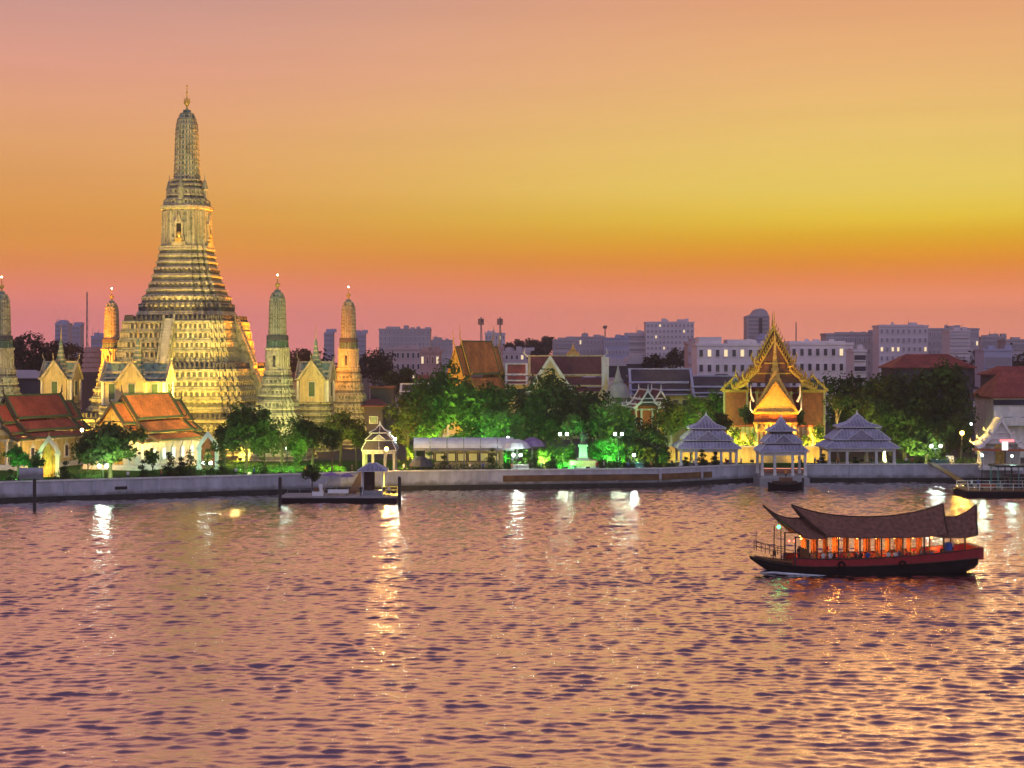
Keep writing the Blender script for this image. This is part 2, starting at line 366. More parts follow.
# river: real waves on a fine grid, calm sheet around it
def river():
    m = bpy.data.materials.new('river_water'); m.use_nodes = True; t = m.node_tree; n = t.nodes; p = n['Principled BSDF']
    p.inputs['Base Color'].default_value = (1.0, .90, .86, 1); p.inputs['Metallic'].default_value = 1.0
    p.inputs['Roughness'].default_value = .075; p.inputs['IOR'].default_value = 1.45
    c = n.new('ShaderNodeTexCoord'); mp = n.new('ShaderNodeMapping'); mp.inputs['Scale'].default_value = (.55, 1.25, 1)
    t.links.new(c.outputs['Object'], mp.inputs[0])
    a = n.new('ShaderNodeTexNoise'); a.inputs['Scale'].default_value = 1.7; a.inputs['Detail'].default_value = 6; a.inputs['Roughness'].default_value = .68
    t.links.new(mp.outputs[0], a.inputs['Vector'])
    b = n.new('ShaderNodeBump'); b.inputs['Strength'].default_value = 1.0; b.inputs['Distance'].default_value = .045
    t.links.new(a.outputs[0], b.inputs['Height']); t.links.new(b.outputs[0], p.inputs['Normal'])
    M['river_water'] = m
    x0, x1, y0, y1 = -135, 135, 80, 322
    xs = np.arange(x0, x1 + .01, .24); ys = np.concatenate([np.arange(y0, 180, .165), np.arange(180, y1, .28), [y1]])
    gx, gy = np.meshgrid(xs, ys); z = np.zeros_like(gx)
    for i in range(90):
        L = .55 * (1.9 / .55) ** rng.random() if i < 78 else 3 + 5*rng.random(); k = 2*math.pi/L
        th = rng.normal(R(85), R(30)); kx, ky = k*math.cos(th), k*math.sin(th)
        z += (.0060 * L if i < 78 else .0034 * L) * np.sin(kx*gx + ky*gy + rng.random()*6.28) * (.75 + .25*np.sin(.02*gx*rng.normal() + .03*gy*rng.normal() + i))
    env = np.ones_like(gx)                                          # groups of steeper wavelets
    for i in range(14):
        a_, b_ = rng.normal()*.22, rng.normal()*.30; env += .035*np.sin(a_*gx + b_*gy + rng.random()*6.28)
    z *= np.clip(env, .6, 1.6)
    # gusts: patches of rougher and smoother water
    g = .95 + .10*np.sin(gx*.031 + gy*.052 + 1) * np.sin(gx*.017 - gy*.043) + .08*np.sin(gx*.07 + gy*.021 + 2)
    z *= g; z += .6*(z**2 - (z**2).mean())
    edge = np.clip(np.minimum.reduce([gx-x0, x1-gx, gy-y0, y1-gy]) / 6, 0, 1); z *= edge
    nx, ny = len(xs), len(ys)
    v = np.stack([gx, gy, z], -1).reshape(-1, 3)
    idx = np.arange(nx*ny).reshape(ny, nx)
    q = np.stack([idx[:-1,:-1], idx[:-1,1:], idx[1:,1:], idx[1:,:-1]], -1).reshape(-1, 4)
    O = 1600
    ev = np.array([(-O,-300,0),(O,-300,0),(O,345,0),(-O,345,0),(x0,y0,0),(x1,y0,0),(x1,y1,0),(x0,y1,0)], float)
    b0 = len(v); e = np.array([(0,1,5,4),(1,2,6,5),(2,3,7,6),(3,0,4,7)]) + b0
    v = np.concatenate([v, ev]); q = np.concatenate([q, e])
    me = np_mesh('river', v, q, ['river_water'], smooth=True)
    tag(link('river', me), kind='structure')
def np_mesh(name, v, q, mats, smooth=False, mi=None):
    me = bpy.data.meshes.new(name); nf, k = q.shape
    me.vertices.add(len(v)); me.vertices.foreach_set('co', np.asarray(v, np.float32).ravel())
    me.loops.add(nf*k); me.loops.foreach_set('vertex_index', q.astype(np.int32).ravel())
    me.polygons.add(nf); me.polygons.foreach_set('loop_start', np.arange(0, nf*k, k, dtype=np.int32))
    for x in mats: me.materials.append(M[x])
    if smooth: me.polygons.foreach_set('use_smooth', np.ones(nf, bool))
    if mi is not None: me.polygons.foreach_set('material_index', mi.astype(np.int32))
    me.update(calc_edges=True); return me
river()

# ------------------------------------------------------------------ embankment walls
WT = 3.45
def wall_piece(pts, label, panel=None, pil=5.0):
    root = thing('embankment_wall', label, 'river wall', (pts[0][0], pts[0][1], 0))
    ox, oy = pts[0]; L = [(x-ox, y-oy) for x, y in pts]
    w, c, b, pi_ = MB(), MB(), MB(), MB()
    def strip(mb, y0, y1, z0, z1, m):
        rings = [[(x, y+y0, z0), (x, y+y1, z0), (x, y+y1, z1), (x, y+y0, z1)] for x, y in L]
        mb.loft(rings, m)
    strip(w, 0, .5, .75, WT-.25, 'wall_grey'); strip(c, -.16, .62, WT-.25, WT, 'white_plaster')
    strip(b, -.05, .6, -2, .75, 'waterline_dark')
    for (ax, ay), (bx, by) in zip(L, L[1:]):
        d = math.hypot(bx-ax, by-ay); k = max(1, int(d / pil)); rot = math.atan2(by-ay, bx-ax)
        if d > 200: continue
        for i in range(k+1):
            pi_.cbox(ax+(bx-ax)*i/k, ay+(by-ay)*i/k - .03, .75, .5, .3, WT-1.0-.002, 'wall_grey', rot)
    w.build('wall', root); c.build('coping', root); b.build('waterline_band', root); pi_.build('pilaster_row', root)
    return root
wl = wall_piece(SHORE[:4], 'pale blue grey river wall at the left in front of the two orange roofed halls')
mb = MB(); t0 = .18                        # dark drain opening in the left wall
a = Vector((X(118,270.2)-SHORE[0][0], shore_y(X(118,270.2))-SHORE[0][1], 0))
mb.cbox(a.x, a.y-.06, 1.55, 2.4, .12, .5, 'niche_dark', math.atan2(17,43)*.9); mb.build('drain_opening', wl)
wm = wall_piece(SHORE[3:5], 'yellow lit stretch of river wall behind the floating pontoon')
wc = wall_piece(SHORE[4:8], 'long river wall with a brown strip panel in front of the green trees', pil=7)
def on(px, lo=290, hi=312):
    for _ in range(30):
        m = (lo+hi)/2
        if shore_y(X(px, m)) > m: lo = m
        else: hi = m
    return X(px, lo), lo
p0, p1 = on(503), on(712)
q0 = Vector((p0[0], p0[1])); q1 = Vector((p1[0], p1[1]))
mb = MB(); ox, oy = SHORE[4]
def spt(px):
    x, y = on(px); return (x-ox, y-oy)
rings = []
for px in (503, 560, 620, 659, 661, 690, 712):
    x, y = spt(px); rings.append([(x, y-.20, 1.25), (x, y-.02, 1.25), (x, y-.02, 2.35), (x, y-.20, 2.35)])
mb.loft(rings, 'brown_panel'); mb.build('brown_panel', wc)
wr = wall_piece(SHORE[8:], 'teal tinted river wall at the right below the open pavilion', pil=8)

# ================================================================== PRANGS
def redent(w, kind='body', rot=0):
    fr = {'terr': [(1,.80),(.94,.80),(.94,.87),(.87,.87),(.87,.94),(.80,.94),(.80,1)],
          'body': [(1,.52),(.87,.52),(.87,.70),(.70,.70),(.70,.87),(.52,.87),(.52,1)],
          'tower': [(1,.34),(.92,.34),(.92,.56),(.76,.76),(.56,.92),(.34,.92),(.34,1)]}[kind]
    out = []
    for k in range(4):
        c, s = round(math.cos(k*math.pi/2)), round(math.sin(k*math.pi/2))
        for x, y in fr: out.append((w*(x*c - y*s), w*(x*s + y*c)))
    return out
def ring(w, z, kind): return [(x, y, z) for x, y in redent(w, kind)]
def blocks(mb, z0, h, w, kind, sp, bw, bd, m, cap=None):
    P = redent(w, kind)
    for (ax, ay), (bx, by) in zip(P, P[1:] + P[:1]):
        d = math.hypot(bx-ax, by-ay)
        if d < sp*.6: continue
        k = max(1, int(d/sp)); rot = math.atan2(by-ay, bx-ax)
        for i in range(k):
            t = (i+.5)/k; cx, cy = ax+(bx-ax)*t, ay+(by-ay)*t
            mb.cbox(cx, cy, z0, bw, bd, h, m, rot)
            if cap: mb.cbox(cx, cy, z0+h, bw*.6, bd*.6, h*.35, cap, rot)
def steps(mb, prof, kind, each, m1, m2, lip=.22):
    """tiers of a stupa base: wall, projecting lip, wall ..."""
    for (z0, w0), (z1, w1) in zip(prof, prof[1:]):
        n = max(1, round((z1-z0)/each)); rings, ms = [], []
        for i in range(n):
            za = z0 + (z1-z0)*i/n; hh = (z1-z0)/n
            w = w0 + (w1-w0)*(i)/n; wn_ = w0 + (w1-w0)*(i+1)/n
            rings += [ring(w, za, kind), ring(w, za+hh*.16, kind), ring(w-lip*.8, za+hh*.24, kind), ring(w-lip*.8-(w-wn_)*.4, za+hh*.66, kind),
                      ring(w-(w-wn_)*.4+lip*.2, za+hh*.76, kind), ring(w-(w-wn_)*.5+lip*.2, za+hh*.96, kind), ring(wn_+.02, za+hh, kind)]
            ms += [m2, m2, 'porcelain_recess_shade', m1, m2, m2, m2] if each > .9 else [m2]*7
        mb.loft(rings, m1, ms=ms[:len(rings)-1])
TH = R(8.3); PX, PY = X(187, 370), 370.0
NV = Vector((-math.sin(TH), -math.cos(TH), 0)); RV = Vector((math.cos(TH), -math.sin(TH), 0))

def finial(z, h, s, root, name='finial'):
    mb = MB()
    mb.lathe([(z-.3,.9*s),(z+.03*h,.8*s),(z+.08*h,.45*s),(z+.16*h,.35*s),(z+.24*h,.95*s),(z+.30*h,1.05*s),(z+.42*h,.95*s),(z+.46*h,.3*s),(z+.62*h,.22*s),(z+.66*h,.5*s),(z+.7*h,.2*s),(z+.84*h,.16*s),(z+.88*h,.38*s),(z+.94*h,.2*s),(z+h,.03)], 'gold', n=8)
    for k in range(6):
        a = k*math.pi/3
        mb.tube([(.5*s*math.cos(a), .5*s*math.sin(a), z+.2*h), (1.25*s*math.cos(a), 1.25*s*math.sin(a), z+.30*h), (1.1*s*math.cos(a), 1.1*s*math.sin(a), z+.48*h)], [.14*s,.12*s,.03], 'gold', 4)
    return mb.build(name, root)
def tower(mb, z0, z1, w0, w1, sp, kind='tower', rows=13):
    """ribbed corn-cob tower with a rounded top"""
    rings, zs = [], []
    for i in range(rows):
        t = i/rows; zz = z0 + (z1-z0)*t; hh = (z1-z0)/rows
        def wt_(t):
            b = w0 + (w1-w0)*min(1, t/.8)
            return b if t < .70 else b*max(.02, 1-((t-.70)/.305)**2.1)**.62
        wa, wb = wt_(t), wt_(t+.62/rows)
        rings += [ring(wa, zz, kind), ring(wa*.985, zz+hh*.2, kind), ring(wb*.93, zz+hh*.3, kind), ring(wb*.93, zz+hh*.8, kind), ring(wt_(t+.9/rows)*1.0, zz+hh*.88, kind)]
        if t < .9: blocks(mb, zz+hh*.1, hh*.72, wb*.95, kind, sp, sp*.5, sp*.42, 'porcelain_pale')
    mb.loft(rings, 'porcelain', ms=['porcelain', 'porcelain_green', 'porcelain_green', 'porcelain', 'porcelain']*rows)
def niche(mb, w, z, h, wd, m='niche_dark', frame='porcelain_pale'):
    """front niche on local -y side: frame, pediment, dark recess"""
    mb.box(-wd*.9, -wd*.5, -w-.35, -w+.1, z, z+h, frame); mb.box(wd*.5, wd*.9, -w-.35, -w+.1, z, z+h, frame)
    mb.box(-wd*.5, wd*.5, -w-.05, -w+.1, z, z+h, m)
    mb.prism([(-wd*1.1, -w-.4, z+h), (wd*1.1, -w-.4, z+h), (wd*.45, -w-.4, z+h*1.28), (0, -w-.4, z+h*1.75), (-wd*.45, -w-.4, z+h*1.28)], (0, .5, 0), frame)
    mb.box(-wd*1.2, wd*1.2, -w-.5, -w+.1, z-.5, z, frame)

def main_prang():
    root = thing('temple_tower', 'tallest temple tower, a tiered porcelain covered spire above the yellow lit terraces', 'temple tower', (PX, PY, GZ), -TH)
    z = lambda v: v - GZ
    # lower terrace
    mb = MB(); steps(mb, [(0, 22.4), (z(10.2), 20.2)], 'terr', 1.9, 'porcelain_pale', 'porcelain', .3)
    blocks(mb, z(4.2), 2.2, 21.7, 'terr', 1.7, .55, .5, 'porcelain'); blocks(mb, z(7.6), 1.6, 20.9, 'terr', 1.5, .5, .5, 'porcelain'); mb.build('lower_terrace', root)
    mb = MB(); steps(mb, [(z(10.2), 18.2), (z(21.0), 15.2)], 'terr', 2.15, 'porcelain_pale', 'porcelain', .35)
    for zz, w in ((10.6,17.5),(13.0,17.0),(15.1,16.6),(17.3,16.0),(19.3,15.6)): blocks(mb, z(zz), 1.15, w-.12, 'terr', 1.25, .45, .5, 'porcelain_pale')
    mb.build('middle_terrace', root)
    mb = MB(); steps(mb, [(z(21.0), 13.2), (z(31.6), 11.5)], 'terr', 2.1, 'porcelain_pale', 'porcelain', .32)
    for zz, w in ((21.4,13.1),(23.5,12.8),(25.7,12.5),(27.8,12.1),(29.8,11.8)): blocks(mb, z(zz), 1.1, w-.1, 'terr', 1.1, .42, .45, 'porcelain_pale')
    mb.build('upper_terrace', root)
    for zz, w, nm in ((10.2, 20.1, 'a'), (21.0, 15.1, 'b'), (31.6, 11.4, 'c')):
        mb = MB(); blocks(mb, z(zz), .95, w-.15, 'terr', 1.05, .42, .34, 'stone_dark', 'stone_dark')
        mb.loft([ring(w-.05, z(zz)-.02, 'terr'), ring(w-.05, z(zz)+.34, 'terr')], 'stone_dark', cap0=False); mb.build('parapet', root)
    # four steep stairs
    for k in range(4):
        mb = MB(); 
        def sp(dy, zz): return (0, -dy, z(zz))
        for a, b, za, zb, hw in ((16.0, 11.6, 21.0, 32.0, .95), (21.0, 15.4, 10.2, 21.2, 1.1), (28.0, 20.3, 2.6, 10.4, 1.6)):
            for s in (-1, 1):
                mb.prism([(s*hw, -a, z(za)), (s*hw, -a, z(za)+1.2), (s*hw, -b, z(zb)+.9), (s*hw, -b, z(za))], (s*.45, 0, 0), 'porcelain')
            n = 16
            for i in range(n):
                y0 = -a + (a-b)*i/n; mb.box(-hw, hw, y0, -b, z(za)+(zb-za)*i/n, z(za)+(zb-za)*(i+1)/n, 'concrete')
        o = mb.build('staircase', root); o.rotation_euler = (0, 0, k*math.pi/2)
    # flaring tiers
    mb = MB(); prof = [(31.6,10.2),(33.4,9.8),(35.2,9.3),(37.2,8.5),(40.2,7.3),(43.6,6.3),(46.4,5.75),(48.0,5.55)]
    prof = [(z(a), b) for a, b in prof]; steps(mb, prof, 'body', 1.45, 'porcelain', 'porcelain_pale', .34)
    blocks(mb, z(34.0), 1.5, 9.5, 'body', 1.15, .5, .5, 'stone_dark'); blocks(mb, z(36.2), .8, 8.9, 'body', 1.3, .6, .5, 'porcelain_pale', 'stone_dark')
    blocks(mb, z(39.3), .7, 7.5, 'body', 1.1, .45, .5, 'stone_dark'); blocks(mb, z(42.6), .7, 6.5, 'body', 1.1, .45, .5, 'stone_dark')
    mb.build('tiered_base', root)
    # shrine body with niches
    mb = MB(); bz = [(47.8,5.5),(48.4,5.6),(48.6,5.15),(56.6,4.85),(56.9,5.3),(57.5,5.3),(57.8,4.7)]
    mb.loft([ring(w, z(a), 'body') for a, w in bz], 'porcelain', ms=['porcelain_pale','porcelain_pale','porcelain','porcelain_pale','porcelain_pale','porcelain'])
    for k in range(8): blocks(mb, z(48.9), 7.4, 5.0, 'body', 1.25, .3, .25, 'porcelain_pale') if k == 0 else None
    mb.build('shrine_body', root)
    for k in range(4):
        mb = MB(); niche(mb, 5.15, z(50.2), 3.2, 1.15); mb.ball((0, -5.35, z(50.9)), .55, 'gold', 8, 5, 1.3); mb.box(-.75,.75,-5.75,-5.1, z(49.2), z(50.2), 'gold')
        mb.box(-1.6, 1.6, -5.6, -4.9, z(48.5), z(49.3), 'porcelain_pale')
        o = mb.build('niche', root); o.rotation_euler = (0, 0, k*math.pi/2)
    # crown tier with four small turrets
    mb = MB(); steps(mb, [(z(57.8),4.75),(z(60.2),4.0),(z(63.6),3.1)], 'body', 1.2, 'porcelain', 'porcelain_pale', .25)
    blocks(mb, z(58.0), .9, 4.6, 'body', .9, .4, .4, 'porcelain'); blocks(mb, z(60.4), .8, 3.9, 'body', .8, .4, .4, 'porcelain'); mb.build('crown_tier', root)
    for k in range(4):
        mb = MB(); a = k*math.pi/2; cx, cy = 4.15*math.cos(a), 4.15*math.sin(a)
        mb.lathe([(z(57.6),.95),(z(58.6),.95),(z(58.8),.75),(z(61.2),.7),(z(61.4),.85),(z(62.2),.62),(z(63.2),.4),(z(63.5),.12),(z(64.9),.02)], 'porcelain', cx, cy, 8); mb.build('turret', root)
    mb = MB(); tower(mb, z(63.2), z(79.6), 2.9, 2.42, .62, rows=14); mb.build('tower_shaft', root)
    finial(z(79.3), 6.0, .58, root)
main_prang()

def corner_prang():
    root = thing('corner_tower', '', 'temple tower', (0, 0, GZ), -TH, 'corner towers around the tallest temple tower')
    z = lambda v: v - GZ
    mb = MB(); steps(mb, [(0,7.4),(z(6.5),6.2),(z(10.6),4.7),(z(16),3.3),(z(20.4),2.62)], 'body', 1.25, 'porcelain_pale', 'porcelain', .22)
    for zz, w in ((8,5.5),(11,4.5),(13.5,3.9),(16.2,3.2),(18.4,2.85)): blocks(mb, z(zz), .7, w, 'body', .8, .35, .3, 'porcelain')
    mb.build('tiered_base', root)
    mb = MB(); mb.loft([ring(w, z(a), 'body') for a, w in [(20.4,2.62),(20.9,2.6),(21.0,2.2),(25.0,2.1),(25.1,2.35),(25.5,2.35)]], 'porcelain_pale')
    mb.build('shrine_body', root)
    for k in range(4):
        mb = MB(); niche(mb, 2.12, z(21.6), 2.3, .62); mb.box(-.25,.25,-2.3,-2.1,z(21.6),z(23.2),'stone_dark')
        o = mb.build('niche', root); o.rotation_euler = (0,0,k*math.pi/2)
    mb = MB(); mb.loft([ring(w, z(a), 'body') for a, w in [(25.4,2.1),(27.0,1.95)]], 'porcelain_green'); blocks(mb, z(25.5), 1.3, 2.0, 'body', .55, .25, .2, 'green_paint')
    mb.loft([ring(w, z(a), 'body') for a, w in [(27.0,1.9),(27.1,2.05),(28.0,2.0),(28.1,1.8)]], 'stone_dark'); mb.build('figure_band', root)
    mb = MB(); tower(mb, z(28.0), z(37.5), 1.82, 1.6, .5, rows=11); mb.build('tower_shaft', root)
    finial(z(37.4), 3.0, .42, root)
    mb = MB(); mb.ball((0,0,z(40.45)), .17, 'lamp_warm', 8, 5); mb.build('tip_lamp', root)
    return root
A = 30.0
cp = corner_prang()
corners = [(NV+RV, 'grey green corner tower standing right of the tallest tower in front of its terraces'),
           (NV-RV, 'corner tower half cut off at the left edge of the view'),
           (-NV+RV, 'rightmost corner tower, half lit orange beside the pointed pavilion'),
           (-NV-RV, 'orange lit corner tower seen left of the tallest tower, behind its terraces')]
for i, (d, lab) in enumerate(corners):
    loc = (PX + d.x*A, PY + d.y*A, GZ)
    if i == 0: cp.location = loc; cp['label'] = lab
    else: dup(cp, loc, -TH, lab)

# ================================================================== THAI ROOFS
TIER = [((0,1.0),(.40,.46)), ((.385,.40),(.71,.17)), ((.69,.115),(1.0,0.0))]
def roof_section(mb, y0, y1, hw, ze, zr, m, edge='board_green', inset=.35):
    for s in (-1, 1):
        for k, ((ua, va), (ub, vb)) in enumerate(TIER):
            xa, za, xb, zb = s*ua*hw, ze+va*(zr-ze), s*ub*hw, ze+vb*(zr-ze)
            t = .16; dk = .22*k
            def slab(xa, za, xb, zb, ya, yb, mm, t=t):
                mb.prism([(xa, ya, za), (xb, ya, zb), (xb, ya, zb-t), (xa, ya, za-t)][::(1 if s > 0 else -1)], (0, yb-ya, 0), mm)
            slab(xa, za, xb, zb, y0+.002*k, y1-.002*k, m)
            L = math.hypot(xb-xa, zb-za); f = min(.5, .35/L)
            fx, fz = xa+(xb-xa)*(1-f), za+(zb-za)*(1-f)
            slab(fx, fz+.07, xb+s*.04, zb+.04, y0-.02, y1+.02, edge, .14)
            slab(xa, za+.05, xb, zb+.05, y0+.05, y0+inset+.3, edge, .08); slab(xa, za+.05, xb, zb+.05, y1-inset-.3, y1-.05, edge, .08)
    mb.box(-.16, .16, y0, y1, zr-.12, zr+.2, edge)
def gable(root, y, d, hw, ze, zr, board, ped, horn=2.0, pedz=None, back=False):
    """bargeboards, pediment and horn finial on one gable end; d = -1 front / +1 rear"""
    mb = MB()
    for s in (-1, 1):
        for (ua, va), (ub, vb) in TIER:
            a = (s*ua*hw, y, ze+va*(zr-ze)+.28); b = (s*ub*hw, y, ze+vb*(zr-ze)+.28)
            dx, dz = b[0]-a[0], b[2]-a[2]; L = math.hypot(dx, dz); n_ = (dz/L*.55*s, -abs(dx)/L*.55)
            mb.prism([a, b, (b[0]+ -abs(n_[0])*s*.0, y, b[2]-.62), (a[0], y, a[2]-.75)], (0, d*.24, 0), board)
            # upturned tail at the foot of each tier
            mb.tube([(b[0]-s*.1, y+d*.12, b[2]-.3), (b[0]+s*.55, y+d*.12, b[2]+.05), (b[0]+s*.5, y+d*.12, b[2]+.75)], [.2,.15,.03], board, 4)
    mb.build('bargeboard', root)
    mb = MB(); zs = ze + .12*(zr-ze)
    mb.prism([(-hw*.68, y-d*.35, zs), (hw*.68, y-d*.35, zs), (hw*.36, y-d*.35, ze+.45*(zr-ze)), (0, y-d*.35, zr-.5), (-hw*.36, y-d*.35, ze+.45*(zr-ze))], (0, -d*.2, 0), ped)
    for u in (.25, .55): mb.prism([(-hw*.6*(1-u), y-d*.32, zs+(zr-zs)*u*.8), (hw*.6*(1-u), y-d*.32, zs+(zr-zs)*u*.8), (hw*.56*(1-u), y-d*.32, zs+(zr-zs)*u*.8+.25), (-hw*.56*(1-u), y-d*.32, zs+(zr-zs)*u*.8+.25)], (0, d*.16, 0), board)
    mb.build('pediment', root)
    if horn:
        mb = MB(); h = horn
        mb.tube([(0, y, zr+.1), (0, y+d*.25*h, zr+.25*h), (0, y+d*.18*h, zr+.55*h), (0, y+d*.30*h, zr+.8*h), (0, y+d*.22*h, zr+h)], [.22,.17,.1,.08,.02], board, 5); mb.build('horn_finial', root)

def window_part(mats, w, h, name='window', d=.12):
    mb = MB(); mb.box(-w/2-.12, w/2+.12, -d, 0, -.12, h+.12, mats[0]); mb.box(-w/2, w/2, -d-.02, -d+.02, 0, h, mats[1])
    return mb.mesh(name)
def arch_window(root, x, y, z, w, h, rz, frame='white_paint', glassm='window_cool'):
    key = ('arch', w, h, frame, glassm)
    if key not in WC:
        mb = MB(); mb.box(-w/2-.22, -w/2, -.2, 0, 0, h, frame); mb.box(w/2, w/2+.22, -.2, 0, 0, h, frame); mb.box(-w/2-.35, w/2+.35, -.28, 0, -.3, 0, frame)
        P = [(-w/2-.3, -.22, h), (w/2+.3, -.22, h), (w*.3, -.22, h+w*.45), (0, -.22, h+w*1.05), (-w*.3, -.22, h+w*.45)]
        mb.prism(P, (0, .22, 0), frame); mb.box(-w/2, w/2, -.1, 0, 0, h, glassm); WC[key] = mb.mesh('window')
    o = link('window', WC[key], root, (x, y, z), rz); return o
WC = {}

def hall(name, label, loc, rz, hw, L, ze, zr, tile='tile_orange', board='board_dark', ped='gilt', wallm='white_plaster', edge='board_green', porch=True, glassm='window_cool', nwin=5, group=None, cat='temple hall', colm='white_plaster', horn=2.0):
    root = thing(name, label, cat, loc, rz, group)
    rf = MB(); g = GZ - loc[2] + 0
    if porch:
        roof_section(rf, 2.6, L-2.6, hw, ze, zr, tile, edge); 
        roof_section(rf, -1.2, 3.2, hw*.9, ze-.15, zr-1.5, tile, edge); roof_section(rf, L-3.2, L+1.2, hw*.9, ze-.15, zr-1.5, tile, edge)
    else: roof_section(rf, -1, L+1, hw, ze, zr, tile, edge)
    rf.build('roof', root)
    if porch:
        gable(root, -1.2, -1, hw*.9, ze-.15, zr-1.5, board, ped, horn); gable(root, L+1.2, 1, hw*.9, ze-.15, zr-1.5, board, ped, horn)
        gable(root, 2.6, -1, hw, ze, zr, board, ped, horn); gable(root, L-2.6, 1, hw, ze, zr, board, ped, horn)
    else:
        gable(root, -1, -1, hw, ze, zr, board, ped, horn); gable(root, L+1, 1, hw, ze, zr, board, ped, horn)
    w = MB(); ww = hw*.74; w.box(-ww, ww, 1.2, L-1.2, .9, ze+.5, wallm); w.box(-ww-.15, ww+.15, 1.05, L-1.05, ze-.6, ze-.2, colm); w.build('wall', root)
    b = MB(); b.box(-hw*.92, hw*.92, -.8, L+.8, 0, .5, colm); b.box(-hw*.86, hw*.86, -.4, L+.4, .5, .9, colm); b.build('base', root)
    for s in (-1, 1):
        for i in range(nwin):
            y = 2.4 + (L-4.8)*(i+.5)/nwin
            arch_window(root, s*ww, y, 1.9, 1.0, (ze-.6-1.9)*.62, s*math.pi/2, glassm=glassm)
    cm = MB(); cm.lathe([(.9,.36),(1.2,.36),(1.3,.27),(ze-.7,.24),(ze-.5,.36),(ze-.1,.38)], colm, n=8); me = cm.mesh('column')
    for y in (-.1, L+.1):
        for x in (-.8, -.4, .4, .8): link('column', me, root, (x*hw*.95, y, 0))
    for y0, d in ((1.2, 1), (L-1.2, -1)):
        dm = MB(); dm.box(-.95, .95, y0-.1*d-.06, y0-.1*d+.06, .9, 4.0, 'gilt'); dm.prism([(-1.3, y0-.15*d, 4.0), (1.3, y0-.15*d, 4.0), (0, y0-.15*d, 5.6)], (0, .1, 0), 'gold'); dm.build('door', root)
    return root
HR = -math.atan2(.36, .93)
hall('temple_hall', 'white walled hall with a bright orange tiered roof behind the round dark tree', (X(115,305), 305, GZ), HR, 7.9, 21, 5.4, 13.9)
hall('temple_hall', 'red brown roofed temple hall cut off by the left edge of the view', (X(-4,305), 305, GZ), HR, 6.8, 22, 5.8, 13.7, tile='tile_red', board='board_dark', wallm='cream_plaster', ped='cream_plaster', glassm='glass_dark')

# ------------------------------------------------------------------ pointed pavilions (mondops) between corner towers
def mondop(label, loc, rz, arm_x, arm_y, zb=13.6, ztop=29.5):
    root = thing('spire_pavilion', label, 'temple pavilion', loc, rz, 'pointed pavilions around the tallest tower')
    z = lambda v: v - GZ
    mb = MB(); w = max(arm_x, arm_y)
    steps(mb, [(0, w+1.6), (z(7), w+.9), (z(zb), w+.2)], 'body', 1.4, 'porcelain_pale', 'porcelain', .25); mb.build('tiered_base', root)
    mb = MB(); hb = 18.6
    mb.box(-arm_x, arm_x, -2.5, 2.5, z(zb), z(hb), 'cream_plaster'); mb.box(-2.7, 2.7, -arm_y, arm_y, z(zb), z(hb)+.004, 'cream_plaster')
    for x in (-arm_x, -2.7, 2.7, arm_x):
        for y in (-2.5, 2.5): mb.cbox(x, y, z(zb), .5, .5, hb-zb-.01, 'white_plaster')
    mb.build('body', root)
    # green shuttered windows
    for sx in (-1, 0, 1):
        for sy in (-1, 1):
            xx = sx*(arm_x+2.7)/2 if arm_x > 4 else sx*99
            if abs(xx) > 50: continue
            yy = arm_y if sx == 0 else 2.5
            wm_ = window_part(('white_plaster', 'green_paint'), 1.35, 3.2); link('window', wm_, root, (xx, sy*yy, z(zb)+1.2), 0 if sy < 0 else math.pi)
    for s in (-1, 1): link('window', window_part(('white_plaster', 'green_paint'), 1.3, 3.2), root, (s*arm_x, 0, z(zb)+1.2), s*math.pi/2)
    # crossing roofs
    r = MB(); 
    for ang, arm, hw in ((0, arm_y+.5, 3.3), (math.pi/2, arm_x+.5, 3.1)):
        q = MB(); roof_section(q, -arm, arm, hw, z(hb)-.1, z(hb)+4.0 - (.2 if ang else 0), 'porcelain_green', 'porcelain_pale')
        c, s_ = math.cos(ang), math.sin(ang)
        q.v = [(x*c-y*s_, x*s_+y*c, zz) for x, y, zz in q.v]
        for f, mm in zip(q.f, q.m): pass
        base = len(r.v); r.v += q.v
        for f, mm in zip(q.f, q.m): r.f.append(tuple(i+base for i in f)); r.m.append(r.mi(q.mats[mm]))
    r.build('roof', root)
    for ang, arm, hw in ((0, arm_y, 3.3), (math.pi/2, arm_x, 3.1), (math.pi, arm_y, 3.3), (-math.pi/2, arm_x, 3.1)):
        mb = MB(); y = -arm-.45
        for s in (-1, 1):
            mb.prism([(0, y, z(hb)+4.4), (s*hw*1.05, y, z(hb)-.2), (s*hw*.85, y, z(hb)-.2), (0, y, z(hb)+3.6)], (0, -.25, 0), 'porcelain_pale')
        mb.prism([(-hw*.85, y+.1, z(hb)-.2), (hw*.85, y+.1, z(hb)-.2), (0, y+.1, z(hb)+3.6)], (0, .2, 0), 'cream_plaster')
        mb.tube([(0, y, z(hb)+4.2), (0, y-.5, z(hb)+5.0), (0, y-.4, z(hb)+6.0)], [.16,.1,.02], 'porcelain_pale', 4)
        o = mb.build('gable', root); o.rotation_euler = (0, 0, ang)
    mb = MB(); prof = []; zz = z(hb)+1.2; w = 2.5
    for i in range(7):
        prof += [(zz, w), (zz+.35, w*.98), (zz+.4, w*.82), (zz+.95, w*.76)]; zz += 1.0; w *= .74
    prof += [(zz+.8, .14), (z(ztop)-1, .07), (z(ztop)+1.5, .02)]
    mb.loft([ring(w_, a, 'body') for a, w_ in prof], 'porcelain_green', ms=(['porcelain_pale', 'porcelain_green', 'porcelain_green', 'porcelain_green']*7 + ['gold']*3)[:len(prof)-1])
    mb.build('spire', root); return root
